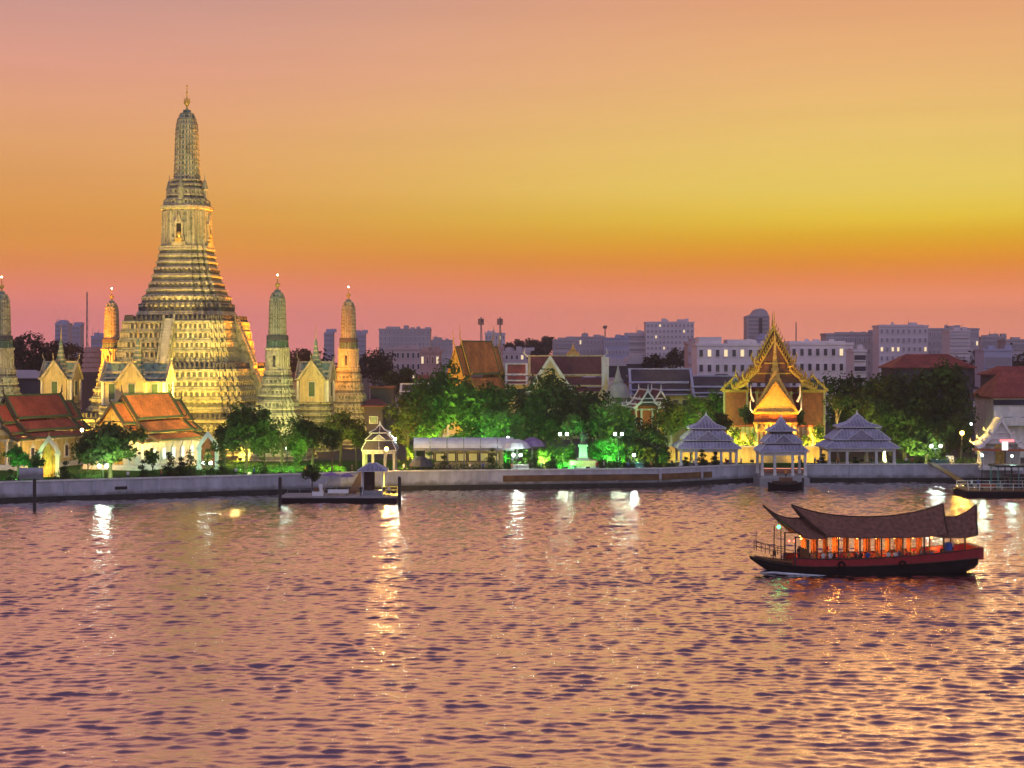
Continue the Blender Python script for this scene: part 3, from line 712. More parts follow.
for d, lab, ax, ay in ((NV, 'wide yellow pavilion with three green shutters in front of the tallest tower', 6.6, 3.4),
                       (RV, 'pointed cream pavilion between the two corner towers on the right', 3.4, 3.4),
                       (-RV, 'pointed yellow pavilion left of the tallest tower beside the dark trees', 3.5, 3.5)):
    p = Vector((PX, PY, GZ)) + d*A; mondop(lab, p, -TH, ax, ay)

# ------------------------------------------------------------------ arched gates
def arch_gate(label, px, Y, w, h, m1, m2, inner):
    root = thing('arch_gate', label, 'gate', (X(px, Y), Y, GZ), R(8))
    for s in (-1, 1):
        mb = MB()
        mb.box(min(s*w*.32, s*w*.5), max(s*w*.32, s*w*.5), -.6, .6, 0, h*.52, m1); mb.box(min(s*w*.28, s*w*.56), max(s*w*.28, s*w*.56), -.75, .75, h*.52, h*.57, m1)
        mb.box(min(s*w*.28, s*w*.56), max(s*w*.28, s*w*.56), -.75, .75, 0, h*.08, m1)
        mb.build('pillar', root)
    mb = MB()
    out = [(-w*.56, 0, h*.57), (-w*.40, 0, h*.72), (-w*.2, 0, h*.86), (0, 0, h*1.0)]; inn = [(-w*.34, 0, h*.57), (-w*.27, 0, h*.66), (-w*.13, 0, h*.76), (0, 0, h*.84)]
    for a, b, c, d in zip(out, out[1:], inn[1:], inn):
        mb.prism([a, d, c, b], (0, .9, 0), m1); mb.prism([(-p[0], p[1], p[2]) for p in (a, b, c, d)], (0, .9, 0), m1)
    for v in mb.v[:]: pass
    mb.v = [(x, y-.45, z) for x, y, z in mb.v]; mb.lathe([(h*.98,.18),(h*1.03,.12),(h*1.12,.02)], m2, n=6); mb.build('arch', root)
    mb = MB(); mb.prism([(-w*.32, .1, 0), (w*.32, .1, 0), (w*.32, .1, h*.57), (w*.25, .1, h*.66), (0, .1, h*.82), (-w*.25, .1, h*.66), (-w*.32, .1, h*.57)], (0, .2, 0), inner)
    mb.prism([(-w*.15, -.02, 0), (w*.15, -.02, 0), (w*.15, -.02, h*.4), (0, -.02, h*.5), (-w*.15, -.02, h*.4)], (0, .1, 0), m2); mb.build('gilded_door', root)
    return root
arch_gate('white pointed gate glowing gold, left of the round dark tree', 49, 287, 3.6, 7.3, 'white_plaster', 'gilt', 'gilt')
arch_gate('white arched gate with an orange gilded door right of the orange roofed hall', 208, 306, 3.9, 7.2, 'white_plaster', 'gilt', 'terracotta')

# ================================================================== GOLDEN TEMPLE ON THE RIGHT
GY = 345.0
gx = X(774, GY); s_ = GY/F
hall_g = hall('crown_hall', 'steep ornate hall with dark tiles and gold borders behind the golden gate', (gx, GY, GZ), R(-8), 9.4, 16, Z(386,GY)-GZ-1.0, Z(327,GY)-GZ, tile='tile_maroon', board='board_gold', ped='tile_maroon', wallm='terracotta', edge='board_gold', porch=False, glassm='glass_dark', horn=3.6, colm='cream_plaster')
def wing(sgn):
    cx = sgn*8.0
    mb = MB(); z0, z1 = Z(389,GY)-GZ, Z(377,GY)-GZ
    roof = MB(); q = MB(); roof_section(q, -3.6, 3.6, 3.2, z0-.3, z1+.2, 'tile_blue', 'board_gold')
    roof.v = [(cx + x, y+2.6, zz) for x, y, zz in q.v]; roof.f = q.f; roof.m = q.m; roof.mats = q.mats; roof.build('wing_roof', hall_g)
    mb.box(cx-2.4, cx+2.4, -1.3, 5.6, 0, z0, 'terracotta')
    for x in (-2.4, 2.4): mb.box(cx+x-.22, cx+x+.22, -1.6, -1.3, 0, z0, 'cream_plaster')
    mb.box(cx-2.8, cx+2.8, -1.75, -1.3, z0-.7, z0-.1, 'board_gold')
    mb.prism([(cx-2.3, -1.4, z0), (cx+2.3, -1.4, z0), (cx, -1.4, z1-.4)], (0, .2, 0), 'tile_blue')
    for s in (-1, 1): mb.prism([(cx, -1.75, z1+.6), (cx+s*3.4, -1.75, z0-.3), (cx+s*2.95, -1.75, z0-.4), (cx, -1.75, z1)], (0, .3, 0), 'board_gold')
    mb.tube([(cx, -1.6, z1+.4), (cx, -2.0, z1+1.0), (cx, -1.9, z1+1.9)], [.18,.1,.02], 'board_gold', 5)
    mb.build('wing', hall_g)
wing(-1); wing(1)
q = MB(); roof_section(q, -4.0, 1.5, 7.9, Z(388,GY)-GZ, Z(340,GY)-GZ, 'tile_maroon', 'board_gold'); q.build('front_roof', hall_g)
gable(hall_g, -4.0, -1, 7.9, Z(388,GY)-GZ, Z(340,GY)-GZ, 'board_gold', 'tile_maroon', 2.4)
def flames(y, hw, ze, zr):
    mb = MB()
    for s2 in (-1, 1):
        for (ua, va), (ub, vb) in TIER:
            n = 9
            for i in range(n):
                t = (i+.5)/n; x, z_ = s2*(ua+(ub-ua)*t)*hw, ze+(va+(vb-va)*t)*(zr-ze)+.3
                mb.tube([(x, y, z_-.1), (x+s2*.28, y, z_+.35), (x+s2*.22, y, z_+.95)], [.2, .14, .02], 'board_gold', 4)
            x, z_ = s2*ub*hw, ze+vb*(zr-ze)
            mb.tube([(x-s2*.5, y, z_-.1), (x+s2*.7, y, z_+.1), (x+s2*1.0, y, z_+1.0), (x+s2*.7, y, z_+2.1)], [.34, .28, .18, .03], 'board_gold', 5)
    mb.build('flame_crest', hall_g)
flames(-4.15, 7.9, Z(388,GY)-GZ, Z(340,GY)-GZ); flames(-1.15, 9.4, Z(386,GY)-GZ-1.0, Z(327,GY)-GZ)
def golden_gate():
    Y = 333.0; z = lambda py: Z(py, Y) - GZ
    root = thing('golden_gate', 'golden temple gate with a slender tiered spire and a bright yellow gable', 'gate', (X(775.5, Y), Y, GZ), R(-8))
    s = Y/F
    mb = MB(); mb.box(-21*s, 21*s, -1, 4, 0, z(423), 'gilt'); mb.box(-21*s, 21*s, -.8, 4.3, z(423), z(414), 'terracotta')
    for k in range(-4, 5): mb.box(k*4.6*s-.25, k*4.6*s+.25, -1.35, -1, 0, z(424), 'cream_plaster')
    mb.box(-22*s, 22*s, -1.5, 4.2, z(424), z(422), 'board_gold'); mb.build('body', root)
    mb = MB(); mb.box(-22.5*s, 22.5*s, -1.7, 4.6, z(414), z(411.5), 'board_gold')
    mb.prism([(-21*s, -1.2, z(411.5)), (21*s, -1.2, z(411.5)), (10*s, -1.2, z(398)), (0, -1.2, z(386)), (-10*s, -1.2, z(398))], (0, .4, 0), 'gold'); mb.build('pediment', root)
    mb = MB()
    for q in (-1, 1):
        mb.prism([(q*23*s, -1.9, z(412)), (q*10.5*s, -1.9, z(396)), (0, -1.9, z(381)), (0, -1.9, z(385.5)), (q*9.6*s, -1.9, z(399)), (q*21*s, -1.9, z(413))], (0, .7, 0), 'board_gold')
        mb.tube([(q*22*s, -1.6, z(412)), (q*25*s, -1.6, z(409)), (q*25*s, -1.6, z(400))], [.3,.22,.03], 'white_paint', 5)
        mb.tube([(q*21.5*s, .6, z(402)), (q*24*s, .6, z(396)), (q*24.5*s, .6, z(384))], [.3,.22,.03], 'white_paint', 5)
        mb.prism([(q*21*s, .2, z(408)), (q*19*s, .2, z(408)), (0, .2, z(374)), (0, .2, z(370))], (0, .4, 0), 'gold')
    mb.build('bargeboard', root)
    mb = MB(); prof = [(z(408), 4.0)]; w = 3.6; py = 400
    for i in range(9):
        prof += [(z(py), w), (z(py-1.2), w*.97), (z(py-1.5), w*.8), (z(py-4.3), w*.74)]; py -= 4.6 + .2*i; w *= .77
    prof += [(z(346), .22), (z(336), .1), (z(333), .02)]
    mb.loft([[(x, y+4.6, a) for x, y in redent(w_, 'body')] for a, w_ in prof], 'gold', ms=(['gold'] + ['gold', 'gold', 'board_gold', 'gold']*9 + ['gold']*4)[:len(prof)-1]); mb.build('spire', root)
    for x in (-13, 0, 13):
        d = MB(); d.box(x*s-1.0, x*s+1.0, -1.25, -1.05, .3, z(431), 'terracotta'); d.prism([(x*s-1.3, -1.4, z(431)), (x*s+1.3, -1.4, z(431)), (x*s, -1.4, z(424.5))], (0, .3, 0), 'gold'); d.build('door', root)
    # forecourt wall
    w_ = MB(); w_.box(-112*s, 46*s, -8.6, -8.2, 0, 3.1, 'cream_plaster'); w_.box(-112.5*s, 46.5*s, -8.75, -8.05, 3.1, 3.4, 'white_plaster')
    tag(w_.build('garden_wall', None, (X(775.5, Y), Y, GZ)), 'low cream wall lit yellow between the garden pavilions and the golden gate', 'wall')
    for sg in (-1, 1):
        w_ = MB(); w_.box(min(sg*22*s, sg*48*s), max(sg*22*s, sg*48*s), 0, .8, 0, z(427), 'gilt'); w_.box(min(sg*22*s, sg*48.5*s), max(sg*22*s, sg*48.5*s), -.2, 1, z(427), z(425), 'terracotta')
        for k in range(5, 11): w_.box(sg*k*4.6*s-.3, sg*k*4.6*s+.3, -.25, 0, 0, z(427), 'cream_plaster')
        w_.build('side_wall', root)
golden_gate()

# ------------------------------------------------------------------ open riverside pavilions (salas)
def hip(mb, hx, hy, z0, gx_, gy_, z1, m, rib=None, sag=.0):
    rib = rib or (.62 if hx > 2.3 else .95)
    A4 = [(-hx,-hy),(hx,-hy),(hx,hy),(-hx,hy)]; B4 = [(-gx_,-gy_),(gx_,-gy_),(gx_,gy_),(-gx_,gy_)]
    Cm = [((a[0]*.5+b[0]*.5)*(1-sag), (a[1]*.5+b[1]*.5)*(1-sag)) for a, b in zip(A4, B4)]; zm = z0 + (z1-z0)*(.5 - sag)
    rings = [[(x, y, z0-.14) for x, y in A4], [(x, y, z0) for x, y in A4], [(x, y, zm) for x, y in Cm], [(x, y, z1) for x, y in B4]]
    mb.loft(rings, m, ms=['ridge_grey', m, m])
    for k in range(4):
        a0, a1, b0, b1 = [Vector(q) for q in (A4[k], A4[(k+1)%4], B4[k], B4[(k+1)%4])]; c0, c1 = Vector(Cm[k]), Vector(Cm[(k+1)%4])
        mb.tube([(*a0, z0+.05), (*c0, zm+.06), (*b0, z1+.06)], .09, 'ridge_grey', 5)
        n = max(2, int((a1-a0).length / rib))
        for i in range(1, n):
            t = i/n; p = a0.lerp(a1, t)
            # straight down-slope rib, clipped where it meets the hip
            d = (a1-a0).normalized(); al = (p-a0).dot(d); tot = (a1-a0).length
            inset = (b0-a0).dot(d); 
            f = 1.0
            if inset > 1e-3: f = min(1, al/inset, (tot-al)/inset)
            nrm = Vector((-d.y, d.x)); depth = (b0-a0).dot(nrm); dm = (c0-a0).dot(nrm)
            def at(g):
                if g <= .5: return (*(p + nrm*dm*g*2), z0+.05+(zm-z0)*g*2)
                return (*(p + nrm*(dm+(depth-dm)*(g-.5)*2)), zm+.05+(z1-zm)*(g-.5)*2)
            pts = [at(0), at(min(f, .5))] + ([at(f)] if f > .52 else [])
            if f > .08: mb.tube(pts, .085, 'tile_rib', 4)
def sala(label, px, Y, ztops, hx, hy, zb, posts, rib=None, roofm='tile_grey', postm='white_plaster', group='grey roofed riverside pavilions'):
    root = thing('river_pavilion', label, 'pavilion', (X(px, Y), Y, zb), 0, group)
    z = lambda v: v - zb
    e1, t1, e2, t2, e3, t3 = ztops
    mb = MB(); hip(mb, hx, hy, z(e1), hx*.74, hy*.72, z(t1), roofm, rib); mb.build('lower_roof', root)
    mb = MB(); hip(mb, hx*.79, hy*.77, z(e2)+.1, hx*.46, hy*.5, z(t2), roofm, rib)
    for s in (-1, 1):                                   # small gablets on the long faces
        mb.prism([(-hx*.34, s*hy*.80, z(e2)+.15), (hx*.34, s*hy*.80, z(e2)+.15), (0, s*hy*.80, z(t2)-.1)], (0, -s*hy*.3, 0), 'tile_grey')
        for q in (-1, 1): mb.tube([(q*hx*.36, s*hy*.81, z(e2)+.2), (0, s*hy*.81, z(t2))], .07, 'ridge_grey', 4)
    mb.build('middle_roof', root)
    mb = MB(); hip(mb, hx*.58, hy*.56, z(e3)+.15, .15, .15, z(t3), roofm, rib, sag=.16); mb.lathe([(z(t3)-.2,.3),(z(t3)+.2,.2),(z(t3)+.8,.02)], 'white_paint', n=6); mb.build('top_roof', root)
    for (a, b, c) in ((t1, e2+.3, .70), (t2, e3+.3, .42)):
        mb = MB(); mb.box(-hx*c, hx*c, -hy*c, hy*c, z(a)-.2, z(b)-.05, 'stone_dark'); mb.build('clerestory', root)
    pm = MB(); pm.box(-.3,.3,-.3,.3,0,.5,postm); pm.box(-.23,.23,-.23,.23,.5,z(e1)-.5,postm); pm.box(-.32,.32,-.32,.32,z(e1)-.5,z(e1)-.15,postm); me = pm.mesh('post')
    for x, y in posts: link('post', me, root, (x*hx*.86, y*hy*.84, 0))
    mb = MB(); mb.box(-hx*.92, hx*.92, -hy*.92, hy*.92, -.5, .0, 'concrete'); mb.build('floor_slab', root)
    mb = MB()
    for s in (-1, 1): mb.box(-hx*.87, hx*.87, s*hy*.84-.12, s*hy*.84+.12, z(e1)-.75, z(e1)-.22, 'white_plaster'); mb.box(s*hx*.86-.12, s*hx*.86+.12, -hy*.84, hy*.84, z(e1)-.75, z(e1)-.22, 'white_plaster')
    mb.build('beam_frame', root)
    return root
P8 = [(-1,-1),(-.45,-1),(.45,-1),(1,-1),(-1,1),(-.45,1),(.45,1),(1,1)]
Y = 314.0
sala('wide grey roofed pavilion with potted trees, left of the golden gate', 706, Y, (Z(447,Y), Z(441,Y), Z(439.5,Y), Z(430,Y), Z(428.5,Y), Z(415.5,Y)), 6.1, 5.0, GZ+.5, P8)
sala('wide grey roofed pavilion right of the golden gate beside the dark tree', 857, Y+2, (Z(447,Y), Z(441,Y), Z(439.5,Y), Z(429,Y), Z(427.5,Y), Z(414.5,Y)), 7.2, 5.0, GZ+.5, P8)
Y = 305.0
sala('small square pavilion on the landing directly in front of the golden gate', 781, Y, (Z(450.5,Y), Z(444.5,Y), Z(442.5,Y), Z(434,Y), Z(431,Y), Z(418,Y)), 4.6, 3.6, 1.75, [(-1,-1),(-.42,-1),(.42,-1),(1,-1),(-1,1),(1,1)])
# landing and stone steps below it
mb = MB(); mb.cbox(X(781,Y), Y, -2, 9.2, 8.4, 3.25, 'concrete'); tag(mb.build('landing_stage'), 'concrete landing under the small square pavilion', 'landing')

# white pavilion with blue stacked roof behind pontoon
Y = 300.0
sala('white pavilion with pointed blue grey roof and an orange lamp behind the pontoon', 380, Y, (Z(449,Y), Z(441,Y), Z(440,Y), Z(434,Y), Z(433,Y), Z(425,Y)), 3.2, 3.0, GZ, [(-1,-1),(-.4,-1),(.4,-1),(1,-1),(-1,1),(1,1)], rib=40, roofm='tile_dark', postm='concrete')

# ------------------------------------------------------------------ long curved canopy with a low building
def canopy():
    Y = 305.0; root = thing('arched_canopy', 'long pale barrel vaulted canopy over a low yellow lit hall', 'canopy', (X(464, Y), Y, GZ), R(2))
    s = Y/F; z = lambda py: Z(py, Y)-GZ; hx = 50*s
    for k in range(6):
        mb = MB(); x0, x1 = -hx + 2*hx*k/6, -hx + 2*hx*(k+1)/6 - .12
        prof = [(3.4*math.cos(a), z(446.5)+ (z(437.5)-z(446.5))*math.sin(a)) for a in [math.pi*j/8 for j in range(9)]]
        mb.loft([[(x, y, zz) for y, zz in prof] + [(x, y, zz-.12) for y, zz in reversed(prof)] for x in (x0, x1)], 'canopy_pale'); mb.build('canopy_segment', root)
    pm = MB(); pm.lathe([(0,.12),(z(447),.1)], 'metal_grey', n=6); me = pm.mesh('post')
    for k in range(7):
        for y in (-3.2, 3.2): link('post', me, root, (-hx+.3+(2*hx-.6)*k/6, y, 0))
    mb = MB(); mb.box(-hx*.78, hx*.8, 2.4, 6.5, 0, z(449), 'cream_plaster'); mb.box(-hx*.8, hx*.82, 1.9, 6.8, z(449), z(448), 'wood_dark'); mb.build('back_building', root)
    for k in range(7):
        link('window', window_part(('wood_dark', 'window_dim'), 1.5, 1.4), root, (-hx*.7 + k*hx*.22, 2.35, 1.5), 0)
    mb = MB(); mb.box(-hx, hx, -3.3, -3.2, z(449.5), z(447.5), 'metal_grey'); mb.build('fascia_beam', root)
canopy()
def umbrella_roof(px, Y, py0, py1, w, m, label, name='dome_canopy', cat='canopy'):
    root = thing(name, label, cat, (X(px,Y), Y, GZ)); z = lambda py: Z(py,Y)-GZ
    mb = MB(); mb.lathe([(z(py1),w),(z(py1)+.05,w),(z(py1)+(z(py0)-z(py1))*.6,w*.72),(z(py0)-.1,w*.25),(z(py0),.05)], m, n=12); mb.build('canopy', root)
    mb = MB(); mb.lathe([(0,.1),(z(py1)+.3,.08)], 'metal_grey', n=6); mb.build('pole', root); return root
umbrella_roof(517, 302, 439, 448, 2.6, 'canopy_pale', 'pale rounded tent top lit from below at the right end of the long canopy')
umbrella_roof(532, 304, 437, 446, 2.4, 'canvas_violet', 'greyish violet tent top beside the pale rounded one')
umbrella_roof(421, 296, 456, 466, 2.3, 'tile_blue', 'small blue tent top behind the yellow stretch of river wall')

# ------------------------------------------------------------------ monument
def monument():
    Y = 306.0; z = lambda py: Z(py, Y)-GZ; root = thing('statue_monument', 'pale green lit standing statue on a tapered pedestal among the trees', 'statue', (X(583,Y), Y, GZ)); s = Y/F
    mb = MB(); mb.box(-14*s, 14*s, -2, 2, 0, z(460), 'cream_plaster'); mb.box(-15*s, 15*s, -2.2, 2.2, 0, .6, 'white_plaster'); mb.build('plinth', root)
    mb = MB(); mb.loft([[(a*w, b*w, zz) for a, b in ((-1,-1),(1,-1),(1,1),(-1,1))] for zz, w in ((z(460),1.1),(z(458),1.1),(z(457.5),.8),(z(447),.65),(z(446.5),.9),(z(444.5),.9))], 'white_plaster'); mb.build('pedestal', root)
    mb = MB(); h = z(431)-z(444.5); b = z(444.5)
    mb.lathe([(b,.55),(b+.1*h,.5),(b+.3*h,.42),(b+.5*h,.4),(b+.6*h,.5),(b+.75*h,.56),(b+.82*h,.25),(b+.86*h,.2),(b+.9*h,.27),(b+.96*h,.22),(b+h*1.04,.04)], 'stone_dark', n=8)
    mb.tube([(-.5,0,b+.76*h),(-.75,0,b+.55*h),(-.5,-.3,b+.42*h)], [.16,.13,.1], 'stone_dark', 5); mb.tube([(.5,0,b+.76*h),(.7,0,b+.55*h),(.62,0,b+.38*h)], [.16,.13,.1], 'stone_dark', 5); mb.build('statue', root)
monument()

# ================================================================== TREES AND PLANTS
def leaves(n, lobes, size, flat=1.0):
    """n leaf quads spread through a set of lobes (cx,cy,cz,rx,ry,rz)"""
    lobes = np.asarray(lobes, float); w = (lobes[:,3]*lobes[:,4]*lobes[:,5])**(2/3); w /= w.sum()
    k = rng.choice(len(lobes), n, p=w); L = lobes[k]
    d = rng.normal(size=(n,3)); d /= np.linalg.norm(d, axis=1)[:,None]
    r = 1 - .55*rng.random(n)**1.7; r *= 1 + .16*rng.normal(size=n)
    c = L[:,:3] + d*r[:,None]*L[:,3:6]
    nr = d*.9 + rng.normal(size=(n,3))*.5 + np.array([0,0,.35]); nr /= np.linalg.norm(nr, axis=1)[:,None]
    t = np.cross(nr, rng.normal(size=(n,3))); t /= np.linalg.norm(t, axis=1)[:,None]; b = np.cross(nr, t)
    s = size*(.6 + .8*rng.random(n))[:,None]
    v = np.stack([c-t*s, c-b*s*.5, c+t*s, c+b*s*.5], 1).reshape(-1,3)
    return v, np.arange(4*n).reshape(n,4)
def tree(px, Y, top, hw_px, bot, label, lm='leaf_mid', bark='bark', n=None, zb=GZ, name='tree', group='trees of the temple garden', dense=1.0, size=None, ry=None, lob=None, cat='tree'):
    """a tree whose crown spans rows top..bot and +-hw_px columns as seen at depth Y"""
    s = Y/F; zt, zc0 = Z(top,Y)-zb, max(Z(bot,Y)-zb, .6); rx = hw_px*s; hz = (zt-zc0)/2; cz = (zt+zc0)/2; ryy = ry or rx*.9
    root = thing(name, label, cat, (X(px,Y), Y, zb), 0, group)
    rx *= 1.08; nl = lob or int(10 + rx*2.4); lobes = []
    for i in range(nl):
        d = rng.normal(size=3); d /= np.linalg.norm(d); q = .42 + .40*rng.random()
        f = .22 + .17*rng.random()
        lobes.append((d[0]*rx*q*1.05, d[1]*ryy*q, cz + d[2]*hz*q*1.05, rx*f, ryy*f, hz*f*1.05))
    lobes.append((0,0,cz-hz*.1,rx*.5,ryy*.5,hz*.55))
    sz = size or max(.28, min(.5, rx*.085)); area = (rx*ryy + rx*hz + ryy*hz)*4.2
    nn = n or int(min(9000, area*2.1*dense/(sz*sz)*.62)); nn = max(nn, 250)
    v, q = leaves(nn, lobes, sz); v[:,2] = np.maximum(v[:,2], .15)
    link('crown', np_mesh('crown', v, q, [lm]), root)
    mb = MB(); th = zc0 + hz*.6; r0 = max(.12, rx*.055)
    lean = rng.normal()*.25
    mb.tube([(0,0,-.1),(lean*.2,0,th*.35),(lean*.5,.1,th*.7),(lean,0,th)], [r0*1.25,r0,r0*.8,r0*.35], bark, 7)
    for i in range(6):
        l = lobes[i]; z0 = th*(.5+.08*i); z0 = min(z0, max(l[2]-.2, .3))
        mb.tube([(lean*.4,.05,z0),(l[0]*.45,l[1]*.45,(z0+l[2])/2+.1),(l[0]*.95,l[1]*.95,l[2])], [r0*.5,r0*.33,r0*.1], bark, 5)
    mb.build('trunk', root); return root
# left garden
tree(110, 283, 417, 36, 466, 'round dense dark tree in front of the orange roofed hall', 'leaf_dark', dense=1.3)
tree(18, 284, 446, 16, 470, 'bright green floodlit shrub tree at the far left edge', 'leaf_bright')
tree(36, 280, 452, 9, 472, 'small dark green tree just left of the glowing gold gate', 'leaf_mid')
tree(246, 296, 402, 30, 452, 'tall dark tree in front of the right end of the yellow terraces', 'leaf_dark', dense=.9)
tree(282, 298, 414, 20, 452, 'thin dark tree below the grey green corner tower', 'leaf_dark', dense=.6)
tree(312, 292, 416, 24, 448, 'dark flat crowned tree above the left end of the pontoon', 'leaf_dark', dense=.7)
tree(340, 304, 412, 22, 442, 'olive yellow lit tree left of the white pavilion', 'leaf_olive')
tree(332, 289, 428, 12, 450, 'small round dark tree in front of the olive lit one', 'leaf_dark')
tree(312, 275.5, 462, 10, 482, 'dark potted shrub tree standing on the pontoon', 'leaf_dark', zb=1.0, group='plants on the pontoon', size=.2)
# middle garden, big trees
tree(440, 330, 361, 32, 444, 'tallest green tree in front of the orange gabled roof', 'leaf_mid', dense=1.2)
tree(480, 324, 369, 37, 446, 'broad green tree lit emerald from below behind the long canopy', 'leaf_mid', dense=1.2)
tree(408, 332, 390, 26, 444, 'yellow tinged tree right of the last corner tower', 'leaf_olive')
tree(500, 318, 400, 24, 446, 'low emerald lit tree at the right end of the long canopy', 'leaf_bright')
tree(548, 330, 370, 37, 448, 'large dark tree in front of the hall with the crossed gables', 'leaf_dark', dense=1.3)
tree(590, 322, 386, 28, 448, 'dark leaning tree above the statue', 'leaf_dark')
tree(612, 318, 392, 27, 452, 'dense tree with a bright green lit left side, right of the statue', 'leaf_mid')
tree(572, 312, 410, 13, 436, 'small tree lit vivid green just left of the statue', 'leaf_bright')
tree(607, 310, 437, 14, 462, 'green lit bush tree right of the statue', 'leaf_bright')
tree(568, 309, 440, 11, 464, 'green lit bush tree left of the statue plinth', 'leaf_bright')
tree(545, 306, 446, 12, 468, 'dark bushy tree right of the violet tent top', 'leaf_mid')
tree(640, 320, 414, 19, 458, 'olive tree between the statue and the wide pavilion', 'leaf_olive')
tree(655, 314, 428, 18, 464, 'low dark tree left of the wide pavilion with potted trees', 'leaf_dark')
tree(668, 345, 398, 17, 436, 'light green tree behind the left wide pavilion', 'leaf_olive')
tree(690, 350, 394, 18, 430, 'mid green tree between the small white gables and the red panels', 'leaf_mid')
tree(714, 352, 386, 18, 428, 'yellow green tree in front of the purple roof', 'leaf_bright')
tree(722, 328, 412, 14, 436, 'dark small tree left of the golden gate', 'leaf_dark')
tree(748, 338.5, 404, 10, 424, 'round bright green tree beside the golden gate', 'leaf_bright')
tree(800, 337, 408, 8, 428, 'small green tree right of the golden gate', 'leaf_mid')
for px, Y, tp, hw, bt, lm in ((416, 309, 438, 9, 462, 'leaf_mid'), (512, 312, 436, 10, 464, 'leaf_bright'), (527, 312, 440, 9, 464, 'leaf_mid'), (556, 312, 444, 9, 466, 'leaf_bright'), (596, 314, 440, 10, 464, 'leaf_mid'),
                          (622, 313, 440, 10, 466, 'leaf_mid'), (634, 311, 442, 9, 466, 'leaf_dark'), (648, 310, 446, 9, 467, 'leaf_olive'), (664, 312, 446, 8, 466, 'leaf_mid'), (458, 318, 428, 12, 448, 'leaf_mid'), (426, 318, 424, 13, 446, 'leaf_mid')):
    tree(px, Y, tp, hw, bt, 'bushy young tree filling the garden between the long canopy and the wide pavilion', lm, group='young trees of the middle garden', size=.26)
for px, tp, hw, lab in ((737, 427, 8, 'dark shrub left of the golden gate wall'), (750, 433, 6, 'small shrub against the left golden wall'), (806, 432, 7, 'shrub against the right golden wall'), (821, 424, 9, 'taller shrub right of the golden wall')):
    tree(px, 330, tp, hw, 452, lab, 'leaf_mid', group='shrubs before the golden gate', size=.25)
for px, Y, tp, hw, bt, lm, lab in ((224, 299, 420, 12, 458, 'leaf_dark', 'slim dark tree between the white arched gate and the tall dark tree'), (265, 300, 416, 16, 460, 'leaf_dark', 'dark tree between the tall dark tree and the thin one'),
          (298, 300, 420, 13, 460, 'leaf_mid', 'green tree below the pointed cream pavilion'), (356, 306, 420, 14, 450, 'leaf_olive', 'small olive tree left of the white pavilion roof'), (152, 288, 446, 8, 468, 'leaf_dark', 'low dark shrub tree at the right of the round dark tree'), (88, 286, 436, 12, 468, 'leaf_mid', 'leafy shrub tree at the left of the round dark tree')):
    tree(px, Y, tp, hw, bt, lab, lm, group='trees before the yellow terraces', size=.3)
# right trees
tree(848, 352, 368, 28, 430, 'dark tree right of the ornate hall', 'leaf_dark', dense=1.1)
tree(890, 346, 364, 34, 440, 'large dark tree behind the right pavilion', 'leaf_dark', dense=1.3)
tree(940, 340, 359, 42, 440, 'biggest dark tree at the right in front of the red roof', 'leaf_dark', dense=1.4)
tree(905, 334, 396, 34, 452, 'broad dark tree below the two big dark crowns', 'leaf_dark', dense=1.2)
tree(866, 330, 398, 18, 440, 'olive lit tree directly above the right pavilion roof', 'leaf_olive')
tree(926, 322, 428, 22, 460, 'low leafy tree behind the twin white lamps', 'leaf_dark')
tree(960, 325, 412, 18, 456, 'dark tree behind the orange street lamp', 'leaf_dark')
tree(838, 330, 392, 14, 412, 'bare limbed pale tree right of the golden gate', 'leaf_dark', 'bark_pale', dense=.4)
# dark trees left of the tallest tower
tree(28, 470, 334, 26, 372, 'dark tree far left behind the red roofed hall', 'leaf_far', group='trees behind the temple')
tree(60, 480, 340, 22, 376, 'dark tree behind the pointed yellow pavilion at the left', 'leaf_far', group='trees behind the temple')
tree(88, 470, 346, 18, 385, 'dark brown tree beside the pink drum', 'leaf_far', group='trees behind the temple')
tree(300, 500, 348, 18, 378, 'dark tree between the grey green corner tower and the pointed cream pavilion', 'leaf_far', group='trees behind the temple')
tree(375, 520, 347, 22, 384, 'dark tree right of the rightmost corner tower', 'leaf_far', group='trees behind the temple')
tree(655, 600, 352, 16, 372, 'dark tree left of the pink wall tower', 'leaf_far', group='trees behind the temple')
tree(676, 590, 346, 14, 370, 'dark tree leaning on the pink wall tower', 'leaf_far', group='trees behind the temple')
tree(400, 470, 366, 20, 394, 'dim olive tree in front of the low city block', 'leaf_olive', group='trees behind the temple')

for px, tp, hw, lab in ((514, 340, 10, 'distant dark tree on the skyline right of the telecom masts'), (529, 338, 12, 'middle one of the three distant dark trees on the skyline'), (544, 334, 11, 'tallest of the three distant dark trees on the skyline')):
    tree(px, 950, tp, hw, 362, lab, 'leaf_far', group='trees on the skyline', size=.8, n=3200)
def topiary(px, Y, py_top, balls, label, lm='leaf_dark', zb=GZ):
    s = Y/F; root = thing('topiary_tree', label, 'topiary', (X(px,Y), Y, zb), 0, 'clipped garden shrubs along the river wall'); zt = Z(py_top,Y)-zb
    lobes = []
    for i in range(balls):
        t = (i+.6)/balls; r = (1.15 - .75*t)*zt*.22 + .15
        lobes.append((math.sin(i*2.4)*.55*(1-t)*(zt*.25), math.cos(i*1.7)*.3, zt*t*.98-.2, r, r, r*.6))
    v, q = leaves(240*balls, lobes, .15); link('foliage', np_mesh('foliage', v, q, [lm]), root)
    mb = MB(); mb.tube([(0,0,0)] + [(l[0]*.5, l[1]*.5, l[2]) for l in lobes], [.14]+[.09-.06*i/balls for i in range(balls)], 'bark', 5); mb.build('stem', root)
